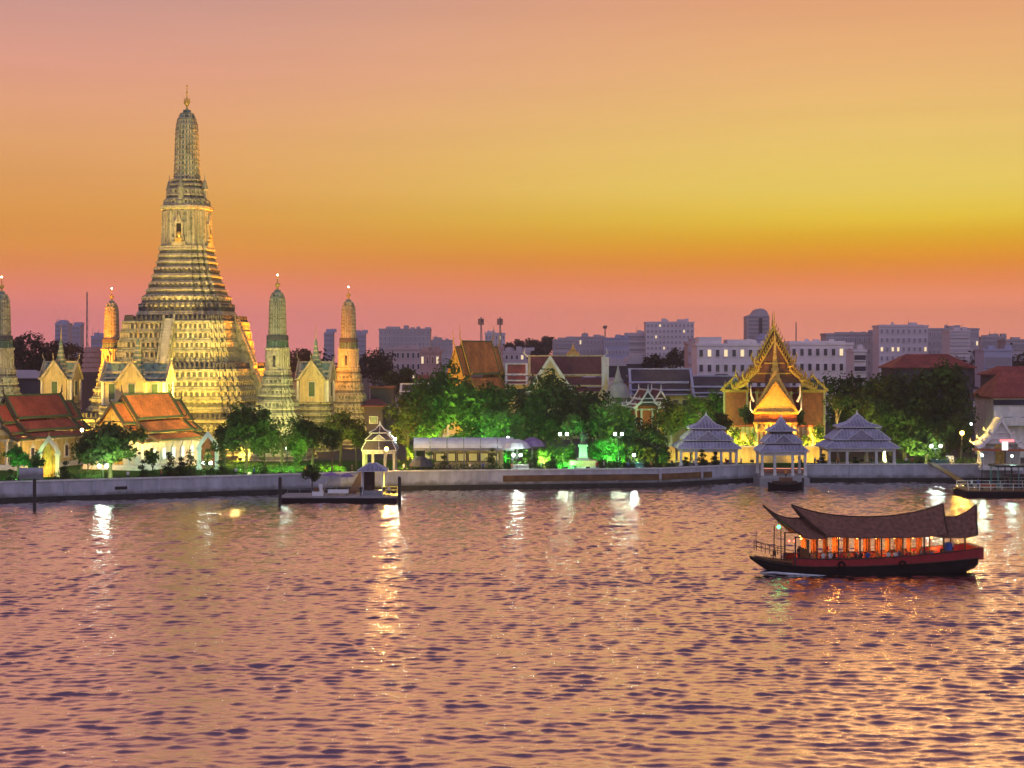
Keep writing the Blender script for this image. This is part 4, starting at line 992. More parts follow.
for px, Y, py, k, lab in ((65, 276, 459, 4, 'cloud clipped shrub right of the glowing gold gate'), (79, 278, 463, 2, 'low round clipped bush on the left wall'),
        (143, 281, 458, 4, 'layered dark shrub under the right edge of the round dark tree'), (170, 283, 450, 6, 'tallest tiered shrub against the white hall wall'),
        (181, 284, 456, 5, 'second tiered shrub against the white hall wall'), (190, 285, 448, 6, 'tiered shrub at the right corner of the white hall'),
        (208, 287, 446, 5, 'tiered shrub in front of the white arched gate'), (222, 288, 452, 4, 'small tiered shrub right of the white arched gate'),
        (10, 273, 466, 2, 'pale green round bush at the left edge on the wall'), (262, 289, 455, 4, 'clipped shrub below the tall dark tree'),
        (297, 291, 452, 5, 'clipped shrub left of the pontoon tree'), (430, 297, 449, 3, 'round clipped bush under the long canopy, left end'),
        (444, 298, 453, 3, 'second round clipped bush under the long canopy'), (492, 300, 446, 5, 'upright shrub near the right end of the long canopy'),
        (535, 301, 452, 4, 'shrub below the violet tent top'), (553, 301, 455, 4, 'dark upright shrub left of the green lit bushes'),
        (630, 303, 452, 4, 'dark shrub right of the statue by the wall'), (645, 303, 455, 3, 'shrub near the teal planter'),
        (702, 308, 448, 5, 'cloud clipped tree in the wide pavilion, left'), (715, 308, 450, 4, 'cloud clipped tree in the wide pavilion, right'),
        (686, 307, 455, 3, 'low clipped shrub at the left post of the wide pavilion'), (855, 310, 455, 3, 'clipped shrub inside the right pavilion'),
        (921, 313, 455, 3, 'round dark shrub on the teal wall below the twin lamps'), (800, 312, 457, 3, 'clipped shrub right of the small square pavilion'), (823,313,452,4,'clipped shrub left of the right pavilion')):
    topiary(px, Y, py, k, lab, 'leaf_mid' if px in (10, 79, 430, 208, 800) else 'leaf_dark')
def hedge(px0, px1, Y, h, label, lm='leaf_mid'):
    x0, x1 = X(px0,Y), X(px1,Y); L = x1-x0; n = int(L*110)
    v, q = leaves(n, [((i+.5)*L/int(L+1) - L/2, 0, h*.5, .75, .6, h*.55) for i in range(int(L+1))], .16); v[:,2] = np.maximum(v[:,2], 0)
    tag(link('hedge', np_mesh('hedge', v, q, [lm]), None, ((x0+x1)/2, Y, GZ)), label, 'hedge')
hedge(50, 100, 281, 1.4, 'low hedge along the left river wall below the round dark tree', 'leaf_dark')
hedge(140, 235, 287, 1.3, 'low hedge in front of the white hall', 'leaf_mid')
hedge(236, 345, 296, 1.5, 'bright green low hedge under the thin dark trees', 'leaf_bright')
hedge(405, 505, 298, 1.6, 'dark hedge in front of the long canopy', 'leaf_dark')
hedge(525, 570, 303, 1.6, 'green hedge left of the statue plinth', 'leaf_mid'); hedge(598, 668, 304, 1.6, 'dark hedge right of the statue plinth', 'leaf_dark')
hedge(895, 975, 314, 1.8, 'leafy hedge on the teal wall at the right', 'leaf_mid')

# ================================================================== LAMPS
def lamp_post(px, Y, py, label, lampm, col, power, double=False, zb=GZ, r=.26, sep=1.3, group='garden lamp posts'):
    root = thing('lamp_post', label, 'lamp post', (X(px,Y), Y, zb), 0, group); z = Z(py,Y)-zb
    mb = MB(); mb.lathe([(0,.22),(.3,.2),(.35,.09),(z-.5,.06)], 'metal_black', n=8)
    xs = (-sep/2, sep/2) if double else (0,)
    if double: mb.tube([(-sep/2,0,z-.35),(-sep/4,0,z-.6),(0,0,z-.5),(sep/4,0,z-.6),(sep/2,0,z-.35)], .05, 'metal_black', 5)
    else: mb.tube([(0,0,z-.6),(0,0,z-.25)], .06, 'metal_black', 5)
    mb.build('pole', root)
    gm = MB(); gm.ball((0,0,0), r, lampm, 10, 7)
    me = gm.mesh('globe')
    for x in xs: link('globe', me, root, (x,0,z))
    l = lamp('POINT', (X(px,Y), Y-r-.25, zb+z), power, col, r*.8)
    return root
WH, WA, SO = (.80, 1, .88), (1, .78, .4), (1, .5, .12)
lamp_post(103, 278, 466, 'twin white lamps below the round dark tree on the left wall', 'lamp_white', WH, 850, True, r=.3)
lamp_post(207, 290, 463, 'twin white lamps in front of the white arched gate', 'lamp_white', WH, 850, True, r=.3)
lamp_post(82, 300, 430, 'golden lamp glowing between the two orange roofed halls', 'lamp_warm', (1,.66,.2), 2600, r=.3)
lamp_post(232, 318, 431, 'warm lamp glowing beside the tall dark tree', 'lamp_warm', (1,.62,.18), 6000)
lamp_post(287, 304, 448, 'small cool lamp behind the thin dark trees', 'lamp_white', WH, 500)
lamp_post(386.5, 293, 449, 'orange lamp in front of the white pavilion', 'lamp_sodium', (1,.62,.16), 4800, r=.36)
lamp_post(395, 302, 439, 'greenish white lamp right of the white pavilion roof', 'lamp_white', WH, 900)
lamp_post(508, 308, 438, 'greenish white lamp above the end of the long canopy', 'lamp_white', (.7,1,.75), 1200)
lamp_post(517, 298, 455, 'twin white lamps below the pale rounded tent top', 'lamp_white', WH, 700, True)
lamp_post(563.5, 308, 434, 'twin white lamps left of the statue', 'lamp_white', (.8,1,.6), 320, True)
lamp_post(618.5, 308, 434, 'twin white lamps right of the statue', 'lamp_white', (.8,1,.6), 300, True)
lamp_post(634, 303, 455, 'single white lamp near the teal planter', 'lamp_white', WH, 600)
lamp_post(936, 318, 446, 'twin white lamps beside the big dark trees at the right', 'lamp_white', WH, 900, True, sep=1.8, r=.3)
lamp_post(962, 316, 433, 'tall orange street lamp at the right of the dark trees', 'lamp_sodium', (1,.58,.08), 3000, r=.4)
lamp_post(971, 330, 424, 'small white lamp under the red roofed white house', 'lamp_white', WH, 300, r=.2)
lamp_post(827, 325, 446, 'white lamp between the golden gate and the right pavilion', 'lamp_white', WH, 300, r=.2)

def flood(px, Y, target, power, col, angle=80, lens='lens_yellow', z0=GZ, label='', x=None, blend=.7, size=.5):
    xx = X(px,Y) if x is None else x
    root = thing('floodlight', label, 'floodlight', (xx, Y, z0), 0, 'ground floodlights')
    t = Vector(target) - Vector((xx, Y, z0+.6)); rz = math.atan2(t.y, t.x) - math.pi/2
    root.rotation_euler = (0,0,rz)
    mb = MB(); mb.box(-.35,.35,-.2,.2,.35,.85,'metal_black'); mb.box(-.05,.05,-.05,.05,0,.4,'metal_black'); mb.build('housing', root)
    if z0 > GZ + 2: mb = MB(); mb.lathe([(GZ-z0,.14),(.4,.08)], 'metal_grey', n=6); mb.build('pole', root)
    mb = MB(); mb.box(-.28,.28,.201,.23,.42,.78,lens); mb.build('lens', root)
    d = t.normalized()
    lamp('SPOT', (xx + d.x*.45, Y + d.y*.45, z0+.65+d.z*.2), power, col, size, target, angle, blend)
YEL = (1, .60, .075); ORG = (1, .29, .003)
fl = 'yellow floodlight on the ground aimed at the terraces of the tallest tower'
for px, Y, tgt, pw in ((165, 334, (PX-6, PY-16, 14), 27000), (205, 326, (PX+2, PY-16, 16), 31000), (240, 326, (PX+9, PY-14, 14), 30000), (94, 332, (PX-14, PY-14, 14), 27000)):
    flood(px, Y, tgt, pw, YEL, 105, label=fl)
flood(190, 326, (PX, PY-6, 40), 56000, (1,.82,.28), 46, label=fl)
flood(225, 326, (PX, PY-4, 56), 26000, (.92,.88,.36), 36, label=fl)
flood(0, 333, (PX-7, PY-14, 27), 34000, YEL, 80, x=-95, z0=13, label='yellow floodlight on a tall pole left of the wide yellow pavilion')
flood(0, 331, (PX-2, PY-15, 24), 30000, YEL, 90, x=-66, z0=11, label='yellow floodlight on a tall pole right of the wide yellow pavilion')
lab2 = 'orange floodlight behind the terraces aimed at the rear towers'
cBR, cBL, cFL, cFR = [(PX+d.x*A, PY+d.y*A) for d in (-NV+RV, -NV-RV, NV-RV, NV+RV)]
flood(0, PY+8, (PX+8, PY+4, 30), 420000, ORG, 80, x=PX+29, label=lab2)
flood(0, PY+13, (PX+5, PY-1, 46), 330000, ORG, 44, x=PX+31, label=lab2)
flood(0, PY+8, (cBR[0]-.5, cBR[1], 29), 30000, ORG, 95, x=PX+24.5, z0=19, label='orange floodlight aimed at the left side of the rightmost corner tower')
flood(0, PY+14, (cBL[0], cBL[1], 29), 420000, ORG, 60, x=PX-38, label='orange floodlight aimed at the rear left corner tower')
flood(0, PY-3, (cBR[0], cBR[1], 24), 16000, (1,.6,.14), 80, x=PX+41, label='yellow floodlight aimed at the right side of the rightmost corner tower')
flood(352, 372, (PX+(-NV+RV).x*A, PY+(-NV+RV).y*A, 5), 8000, (1,.6,.1), 100, label='yellow floodlight aimed at the base of the rightmost corner tower')
flood(296, 316, (PX+(NV+RV).x*A, PY+(NV+RV).y*A, 23), 32000, (.9,.85,.3), 90, label='yellow floodlight aimed at the grey green corner tower')
flood(316, 338, (PX+RV.x*A, PY+RV.y*A, 19), 34000, YEL, 100, label='yellow floodlight aimed at the pointed cream pavilion')
flood(88, 321, (PX+NV.x*A, PY+NV.y*A, 18), 36000, YEL, 100, label='yellow floodlight aimed at the wide yellow pavilion')
flood(58, 342, (PX-RV.x*A, PY-RV.y*A, 18), 40000, YEL, 100, label='yellow floodlight aimed at the pointed yellow pavilion')
flood(22, 330, (PX+(NV-RV).x*A, PY+(NV-RV).y*A, 22), 24000, (1,.8,.32), 90, label='yellow floodlight aimed at the corner tower at the left edge')
# golden gate
for px, dx in ((755, -1), (796, 1)):
    flood(px+dx*14, 326.5, (X(775,333)-dx*1, 333.5, 15), 9500, (1,.50,.04), 130, label='yellow floodlight on the ground before the golden gate')
flood(735, 326, (gx-6, GY, 18), 30000, (1,.5,.08), 100, label='yellow floodlight left of the golden gate'); flood(816, 326, (gx+6, GY, 18), 30000, (1,.5,.08), 100, label='yellow floodlight right of the golden gate')
for px in (684, 706, 728, 752, 800, 818): flood(px, 320.6, (X(px,324.4), 324.4, 4.6), 800, (1,.60,.07), 140, label='yellow floodlight washing the low cream garden wall')
# green tree floods
for px, Y, tgt, pw, c in ((432, 311, (X(436,330), 330, 13), 44000, (.8,1,.14)), (470, 311, (X(478,324), 324, 12), 42000, (.55,1,.14)), (503, 309.5, (X(500,318), 318, 10), 9000, (.1,1,.2)),
                          (540, 303, (X(548,330), 330, 14), 24000, (.6,1,.2)), (566, 301.5, (X(572,312), 312, 10), 6000, (.08,1,.15)), (612, 305, (X(612,318), 318, 11), 8000, (.12,1,.16)),
                          (640, 304, (X(642,320), 320, 9), 8000, (.75,1,.15)), (676, 325, (X(680,348), 348, 11), 14000, (.75,1,.15)), (722, 325, (X(716,350), 350, 12), 12000, (.7,1,.12)),
                          (405, 306, (X(408,332), 332, 10), 12000, (1,.75,.08)), (338, 290, (X(338,304), 304, 8), 10000, (.7,.9,.1)), (118, 276, (X(110,283), 283, 7), 9000, (.55,1,.25)),
                          (20, 276, (X(22,284), 284, 4), 1800, (.1,1,.2)), (300, 287, (X(308,294), 294, 7), 3000, (.5,1,.2)), (862, 322, (X(866,330), 330, 10), 9000, (.8,1,.2)), (920, 316, (X(912,332), 332, 10), 11000, (.7,1,.25)), (890, 318, (X(890,334), 334, 12), 10000, (.75,1,.25)), (246, 285, (X(246,296), 296, 9), 6500, (.6,1,.25)), (280, 288, (X(285,299), 299, 8), 6500, (.6,1,.2))):
    flood(px, Y, tgt, pw, c, 110, lens='lens_green', label='green floodlight in front of the garden trees')
GR = (.22, 1, .24)
for px, Y, tgt, pw in ((498, 311, (X(498,320), 320, 10), 7000), (470, 312, (X(475,324), 324, 11), 7000), (440, 316, (X(440,330), 330, 12), 6000), (574, 304, (X(573,312), 312, 9), 5000), (602, 305, (X(606,316), 316, 9), 6000), (588, 301, (X(584,306), 306, 6), 450), (556, 302, (X(566,309), 309, 4), 2000),
                       (12, 279, (X(16,284), 284, 4), 1500), (290, 290, (X(300,297), 297, 3), 1500), (748, 330, (X(748,338), 338, 9), 1500), (690, 338, (X(690,350), 350, 9), 4000), (250, 287, (X(246,296), 296, 6), 900)):
    flood(px, Y, tgt, pw, GR if px != 588 else (.5,1,.45), 115, lens='lens_green', label='green floodlight under the garden trees')
flood(394, 268, (X(420,291), 292, 2.0), 9000, (1,.62,.05), 120, z0=.95, label='added yellow floodlight on the pontoon brightening the river wall')  # added lamp, strengthens the orange lamp's glow on the wall
flood(398, 322, (X(404,331), 331, 9), 6000, ORG, 120, label='orange floodlight under the yellow tinged tree')
flood(455, 405, (X(457,420), 420, 18), 22000, (1,.5,.12), 110, label='amber floodlight aimed at the orange gabled roof')
# halls
flood(176, 296, (X(172,312), 312, 5), 2000, (.55, 1, .72), 130, lens='lens_green', label='cool white floodlight aimed at the white hall wall')
flood(60, 292, (X(50,312), 312, 6), 11000, (1,.45,.07), 130, label='amber floodlight in front of the red brown roofed hall')
flood(150, 288, (X(150,312), 312, 15), 70000, (1,.52,.12), 44, label='amber floodlight in front of the bright orange roof')
flood(40, 283, (X(47,287), 287, 5), 1000, (1,.58,.12), 130, label='amber floodlight below the glowing gold gate')

# ================================================================== MIDDLE-DISTANCE TEMPLE BUILDINGS
hall('gabled_hall', 'hall with a bright orange gabled roof and twin horns behind the tallest green tree', (X(457,420), 420, GZ), R(-24), 6.6, 24, 9.0, Z(341,420)-GZ, tile='tile_orange', board='board_gold', ped='gilt', wallm='cream_plaster', glassm='glass_dark', horn=4.5)
def cross_hall():
    Y = 420.0; root = thing('crossed_gable_hall', 'hall with a dark maroon roof and a pale yellow gable facing the river', 'temple hall', (X(566,Y), Y, GZ)); z = lambda py: Z(py,Y)-GZ; s = Y/F
    q = MB(); roof_section(q, -38*s, 38*s, 7.5, z(392), z(356), 'tile_maroon', 'cream_plaster'); q.v = [(y, x+2, zz) for x, y, zz in q.v]; q.f = [tuple(reversed(f)) for f in q.f]; q.build('roof', root)
    q = MB(); roof_section(q, -8.5, 1, 6.2, z(392), z(357.5), 'tile_maroon', 'cream_plaster'); q.v = [(x-12*s-1.2, y, zz) for x, y, zz in q.v]; q.build('porch_roof', root)
    mb = MB(); cx = -12*s-1.2
    mb.prism([(cx-5.6, -8.6, z(392)), (cx+5.6, -8.6, z(392)), (cx, -8.6, z(358))], (0, -.3, 0), 'cream_plaster')
    mb.prism([(cx-2.6, -8.95, z(388)), (cx+2.6, -8.95, z(388)), (cx, -8.95, z(370))], (0, -.12, 0), 'gilt')
    for s2 in (-1, 1): mb.prism([(cx, -9.1, z(355)), (cx+s2*6.6, -9.1, z(394)), (cx+s2*5.6, -9.1, z(394)), (cx, -9.1, z(360))], (0, .3, 0), 'white_plaster')
    mb.build('gable', root)
    mb = MB(); mb.box(-36*s, 36*s, -2, 6, 0, z(391), 'cream_plaster'); mb.box(cx-5, cx+5, -7.5, 0, 0, z(391)-.02, 'cream_plaster'); mb.build('wall', root)
    for x in (-38*s, 38*s):
        mb = MB(); mb.box(x-.9, x+.9, -5.8, -5.0, 0, z(357), 'white_plaster') if x > 0 else None
        mb.tube([(x,2,z(357)),(x+ (1 if x>0 else -1)*1.0,2,z(353)),(x+(1 if x>0 else -1)*.6,2,z(347))], [.3,.2,.03], 'white_plaster', 5); mb.build('roof_horn', root)
    for k in range(5): link('window', window_part(('white_plaster','glass_dark'), 1.4, 2.4), root, (10*s+ k*5.2*s, -2.05, z(391)-3.4), 0)
cross_hall()
def chedi(px, Y, top, bot, w, label, m='gold'):
    zt, zb_ = Z(top,Y), Z(bot,Y); h = zt-zb_; root = thing('golden_stupa', label, 'stupa', (X(px,Y), Y, GZ)); b = zb_-GZ
    mb = MB(); steps(mb, [(0, w*1.3), (b, w)], 'body', 2, m, m, .2); mb.build('base', root)
    mb = MB(); mb.lathe([(b,w),(b+.1*h,w*.95),(b+.3*h,w*.7),(b+.38*h,w*.4),(b+.42*h,w*.45),(b+.5*h,w*.28),(b+.75*h,w*.12),(b+h,.02)], m, n=12); mb.build('bell', root)
chedi(573, 500, 342, 356, 2.2, 'small golden stupa tip above the dark maroon roof')
chedi(618, 390, 362, 395, 3.0, 'pale weathered stupa right of the crossed gable hall', 'concrete')
chedi(606, 410, 372, 398, 2.0, 'slim pale stupa at the end of the crossed gable hall', 'cream_plaster')
def long_roof(px0, px1, Y, pr, pe, tile, label, wallm='cream_plaster', edge='white_plaster', hw=7, name='long_hall', nwin=6):
    z = lambda py: Z(py,Y)-GZ; hl = (X(px1,Y)-X(px0,Y))/2
    root = thing(name, label, 'hall', (X((px0+px1)/2,Y), Y, GZ))
    q = MB(); roof_section(q, -hl, hl, hw, z(pe), z(pr), tile, edge); q.v = [(y, x, zz) for x, y, zz in q.v]; q.f = [tuple(reversed(f)) for f in q.f]; q.build('roof', root)
    mb = MB(); mb.box(-hl*.96, hl*.96, -hw*.75, hw*.75, 0, z(pe)+.3, wallm)
    for s in (-1, 1): mb.prism([(s*hl*.96, -hw*.7, z(pe)), (s*hl*.96, hw*.7, z(pe)), (s*hl*.96, 0, z(pr)-.5)], (-s*.3,0,0), wallm)
    mb.build('wall', root)
    for k in range(nwin): link('window', window_part(('white_plaster','glass_dark'), 1.3, 1.9), root, (-hl*.85+1.7*hl*(k+.5)/nwin, -hw*.75-.02, max(1, z(pe)-3.2)), 0)
    return root
long_roof(628, 692, 400, 369, 394, 'tile_dark', 'long purple dark roof in front of the pink wall tower', edge='far_blue')
long_roof(690, 735, 395, 376, 396, 'tile_dark', 'dark roof half hidden by trees left of the ornate hall', edge='far_blue')
long_roof(400, 440, 440, 384, 398, 'tile_dark', 'dim roof behind the yellow tinged tree')
long_roof(505, 528, 440, 364, 384, 'tile_red', 'small red roof between the orange gable and the maroon roofed hall', hw=5)
def small_gable(px, Y, label):
    hall('gable_shrine', label, (X(px,Y), Y, GZ), R(6), 3.4, 9, Z(408,Y)-GZ, Z(390,Y)-GZ, tile='tile_maroon', board='white_paint', ped='tile_dark', wallm='terracotta', edge='white_paint', porch=False, nwin=3, horn=1.4, glassm='glass_dark', group='small shrines with white edged gables')
small_gable(647, 372, 'left one of the two small shrines with white edged gables'); small_gable(660, 380, 'right one of the two small shrines with white edged gables')
# houses around
def house(px0, px1, Y, py_ridge, py_eave, roofm, wallm, label, windows=3, flat=False, group=None, depth=9, name='house'):
    z = lambda py: max(Z(py,Y)-GZ, 2.2); hl = (X(px1,Y)-X(px0,Y))/2; root = thing(name, label, 'house', (X((px0+px1)/2,Y), Y, GZ), 0, group)
    ze, zr = z(py_eave), z(py_ridge)
    mb = MB(); mb.box(-hl, hl, -depth/2, depth/2, 0, ze, wallm); mb.build('wall', root)
    mb = MB()
    if flat:
        mb.box(-hl-.3, hl+.3, -depth/2-.3, depth/2+.3, ze, ze+.5, roofm); mb.box(-hl*.4, hl*.1, -1, 2, ze+.5, max(zr, ze+1.4), wallm)
    else:
        o = .8; d = depth/2+o
        rings = [[(-hl-o, -d, ze-.3), (hl+o, -d, ze-.3), (hl+o, d, ze-.3), (-hl-o, d, ze-.3)], [(-hl-o, -d, ze), (hl+o, -d, ze), (hl+o, d, ze), (-hl-o, d, ze)], [(-hl*.55, -.1, zr), (hl*.55, -.1, zr), (hl*.55, .1, zr), (-hl*.55, .1, zr)]]
        mb.loft(rings, roofm)
    mb.build('roof', root)
    if windows:
        me = window_part(('white_plaster','glass_dark'), min(1.8, hl*.9/windows), min(1.5, ze*.3))
        for k in range(windows): link('window', me, root, (-hl*.85+1.7*hl*(k+.5)/windows, -depth/2-.01, ze*.55), 0)
    return root
wh = house(984, 1062, 348, 371, 396, 'tile_red', 'white_plaster', 'white house with a red roof at the right edge above the pier', 4, depth=14)
mb = MB(); hl = (X(1062,348)-X(984,348))/2; mb.box(-hl-.05, hl+.05, -7.3, -6.9, Z(404,348)-GZ, Z(397,348)-GZ-.4, 'tile_blue'); mb.box(-hl, hl, -8.6, -7.0, Z(424,348)-GZ, Z(421,348)-GZ, 'white_plaster'); mb.box(-hl, hl, -8.6, -8.45, Z(421,348)-GZ, Z(416,348)-GZ, 'white_plaster'); mb.build('balcony', wh)
house(888, 965, 450, 354, 367, 'tile_red', 'city_dark', 'long low house with a wide red roof above the dark trees', 5, depth=16)
house(985, 1040, 460, 366, 374, 'tile_red', 'city_dark', 'red roofed house further behind the white riverside house', 3)
house(372, 394, 405, 383, 388, 'tile_maroon', 'city_dark', 'dark maroon walled house with a pale flat edge right of the last corner tower', 2, True)
house(366, 384, 395, 399, 405, 'tile_maroon', 'city_dark', 'small dark house beside the base of the last corner tower', 1)
house(8, 44, 430, 370, 377, 'far_grey', 'city_dark', 'dark house with a grey roof left of the pointed yellow pavilion', 3)
house(286, 306, 420, 372, 380, 'tile_maroon', 'brick_pink', 'small maroon roofed house right of the grey green corner tower', 2)
house(70, 92, 440, 392, 398, 'tile_red', 'brick_pink', 'pinkish house below the dark trees left of the terraces', 2)
def drum():
    Y = 430.0; root = thing('pink_drum', 'pink ribbed round roof behind the dark brown tree at the left', 'building', (X(92,Y),Y,GZ)); z = lambda py: Z(py,Y)-GZ
    mb = MB(); mb.lathe([(0,2.6),(z(372),2.6)], 'city_dark', n=16); mb.build('wall', root)
    mb = MB(); pr = []
    for i in range(5): a = z(372)+(z(347)-z(372))*i/5; h = (z(347)-z(372))/5; pr += [(a,2.75-.12*i),(a+h*.7,2.7-.12*i),(a+h*.75,2.3-.12*i),(a+h,2.3-.12*i)]
    mb.lathe(pr, 'brick_pink', n=16); mb.build('roof', root)
drum()

# ================================================================== CITY BEHIND
def block(px0, px1, top, Y, m, label, floors=8, strip='glass_far', name='city_block', cat='building', group=None, extra=None, depth=None, lit=(), style='strip', cols=6):
    s = Y/F; hl = (px1-px0)/2*s; zt = Z(top,Y)-GZ; dp = depth or min(30, max(12, hl)); root = thing(name, label, cat, (X((px0+px1)/2,Y), Y, GZ), 0, group)
    mb = MB(); mb.box(-hl, hl, 0, dp, 0, zt, m); mb.box(-hl-.3, hl+.3, -.3, dp+.3, zt, zt+.8, m)
    mb.build('wall', root)
    if extra:
        for i, (a, b, t) in enumerate(extra):
            mb = MB(); mb.box((a-(px0+px1)/2)*s, (b-(px0+px1)/2)*s, 1+i*.3, dp*.7, zt+.8, Z(t,Y)-GZ, m); mb.build('roof_block', root)
    ru = random.Random(int(px0*7+top))
    for i in range(ru.randint(3, 6)):                               # tanks, stair heads and plant on the roof
        mb = MB(); a = ru.uniform(-hl*.85, hl*.8); w_ = ru.uniform(1.2, 3.6)*max(1, s/.45); h_ = ru.uniform(.5, 1.5)*max(1, s/.45)
        if ru.random() < .3: mb.lathe([(zt+.8, w_*.45), (zt+.8+h_, w_*.45), (zt+1.1+h_, .1)], m, a, dp*.4, 8)
        else: mb.box(a, a+w_, 1.0+i*.5, 1.0+w_+i*.5, zt+.8, zt+.8+h_, m)
        if ru.random() < .35: mb.lathe([(zt+.8, .12), (zt+.8+h_*2.6, .05)], 'metal_grey', a-.6, 2, 5)
        mb.build('rooftop_unit', root)
    vis0 = max(0, zt - 45*s); fh = (zt-vis0)/floors
    if style == 'strip':
        mb = MB(); mb.box(-hl*.93, hl*.93, -.25, -.02, 0, fh*.42, strip); mb.box(-hl*.96, hl*.96, -.6, -.02, -.35, -.02, m); me = mb.mesh('window_strip')
        for k in range(floors): link('window_strip', me, root, (0, 0, vis0+fh*(k+.3)), 0)
    else:
        w = 2*hl/cols; me = window_part(('city_white', strip), w*.42, fh*.45, d=.3); ml = window_part(('city_white', 'window_lit'), w*.42, fh*.45, d=.3)
        for k in range(floors):
            for c in range(cols):
                link('window', ml if (k, c) in lit or ru.random() < .035 else me, root, (-hl+w*(c+.5), 0, vis0+fh*(k+.3)), 0)
    return root
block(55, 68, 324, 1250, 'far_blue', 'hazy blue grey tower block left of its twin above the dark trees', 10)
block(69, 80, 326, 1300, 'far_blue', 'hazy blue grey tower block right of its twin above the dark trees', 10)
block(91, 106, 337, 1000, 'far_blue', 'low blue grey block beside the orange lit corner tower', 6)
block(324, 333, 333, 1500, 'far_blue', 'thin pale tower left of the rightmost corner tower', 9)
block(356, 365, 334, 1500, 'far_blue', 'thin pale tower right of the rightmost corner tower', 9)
block(379, 430, 330, 900, 'far_grey', 'broad grey hotel with two roof blocks left of the orange gable', 8, style='win', cols=12, extra=((386,399,326.5),(425,430,327)))
block(385, 421, 350, 650, 'far_pink', 'low pinkish block below the broad grey hotel', 4, 'glass_dark', style='win', cols=7)
block(420, 440, 353, 600, 'brick_pink', 'low brick block right of the pinkish one', 3, 'glass_dark', style='win', cols=4)
block(431, 452, 341, 1100, 'far_grey', 'hazy block between the broad hotel and the orange gable', 6, style='win', cols=6)
pk = block(481, 503, 350, 600, 'brick_pink', 'pink apartment block with telecom masts on its roof', 5, 'glass_dark', style='win', cols=3, extra=((484,490,345),))
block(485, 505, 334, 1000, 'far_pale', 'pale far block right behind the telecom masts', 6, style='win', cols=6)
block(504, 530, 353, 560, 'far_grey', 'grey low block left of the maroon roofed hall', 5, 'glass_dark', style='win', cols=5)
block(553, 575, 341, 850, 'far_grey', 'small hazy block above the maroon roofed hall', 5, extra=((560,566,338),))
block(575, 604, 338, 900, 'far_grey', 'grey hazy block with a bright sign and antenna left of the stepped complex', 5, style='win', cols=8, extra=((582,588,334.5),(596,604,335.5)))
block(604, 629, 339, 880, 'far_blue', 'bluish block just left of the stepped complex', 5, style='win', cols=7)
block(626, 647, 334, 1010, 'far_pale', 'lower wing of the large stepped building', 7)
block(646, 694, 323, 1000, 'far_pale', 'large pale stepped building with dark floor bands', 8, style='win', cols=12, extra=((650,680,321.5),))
def shaped_tower():
    Y = 1100.0; s = Y/F; root = thing('glass_tower', 'tall grey tower with a slanted rounded top, tallest on the skyline at right', 'building', (X(758,Y),Y,GZ)); z = lambda py: Z(py,Y)-GZ
    mb = MB(); out = [(-11,365),(11,365),(11,316),(9,311),(5,308.5),(1,308.5),(-2,310),(-5,314),(-11,316)]
    mb.prism([(x*s, 0, z(py)) for x, py in out], (0, 16, 0), 'far_grey'); mb.build('wall', root)
    me = MB(); me.box(-9.5*s, 9.5*s, -.4, -.05, 0, 1.4, 'glass_far'); m_ = me.mesh('window_strip')
    for k in range(11): link('window_strip', m_, root, (0,0,z(358)+k*4*s), 0)
    mb = MB(); mb.box(1*s, 4*s, -.9, -.3, z(362), z(318), 'city_dark'); mb.build('glass_core', root)
shaped_tower()
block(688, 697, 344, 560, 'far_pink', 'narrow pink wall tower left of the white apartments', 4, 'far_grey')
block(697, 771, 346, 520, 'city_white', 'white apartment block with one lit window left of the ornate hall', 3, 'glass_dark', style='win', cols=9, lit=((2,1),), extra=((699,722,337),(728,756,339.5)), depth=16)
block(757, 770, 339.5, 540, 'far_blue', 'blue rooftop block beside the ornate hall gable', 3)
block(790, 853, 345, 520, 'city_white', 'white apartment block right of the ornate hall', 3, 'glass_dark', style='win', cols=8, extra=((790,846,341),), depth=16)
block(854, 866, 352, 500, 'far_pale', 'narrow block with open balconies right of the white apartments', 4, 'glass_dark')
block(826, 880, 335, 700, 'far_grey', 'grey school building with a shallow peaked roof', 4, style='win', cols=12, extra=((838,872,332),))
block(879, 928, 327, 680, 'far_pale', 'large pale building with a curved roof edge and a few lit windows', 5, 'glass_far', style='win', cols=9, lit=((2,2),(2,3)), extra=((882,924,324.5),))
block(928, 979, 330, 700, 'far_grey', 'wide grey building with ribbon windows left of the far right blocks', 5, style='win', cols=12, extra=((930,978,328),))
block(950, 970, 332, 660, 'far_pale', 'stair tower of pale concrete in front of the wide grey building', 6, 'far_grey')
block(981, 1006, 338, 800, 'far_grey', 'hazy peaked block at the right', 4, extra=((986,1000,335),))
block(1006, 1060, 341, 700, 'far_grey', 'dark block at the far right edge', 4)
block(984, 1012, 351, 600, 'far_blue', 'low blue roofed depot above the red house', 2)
def barrel_house(px0, px1, Y, top, bot, label):
    s = Y/F; hl = (px1-px0)/2*s; z = lambda py: Z(py,Y)-GZ; root = thing('barrel_roof_house', label, 'building', (X((px0+px1)/2,Y),Y,GZ))
    mb = MB(); mb.box(-hl, hl, 0, 20, 0, z(bot), 'city_dark'); mb.build('wall', root)
    pr = [(-hl*math.cos(a)*1.05, z(bot)+(z(top)-z(bot))*math.sin(a)) for a in [math.pi*j/10 for j in range(11)]]
    mb = MB(); mb.prism([(x,-.5,zz) for x, zz in pr], (0,21,0), 'far_grey'); mb.build('roof', root)
barrel_house(626, 650, 600, 355, 364, 'barrel roofed shed left of the tree by the pink wall tower'); barrel_house(604, 626, 560, 358, 366, 'second barrel roofed shed above the pale stupa')
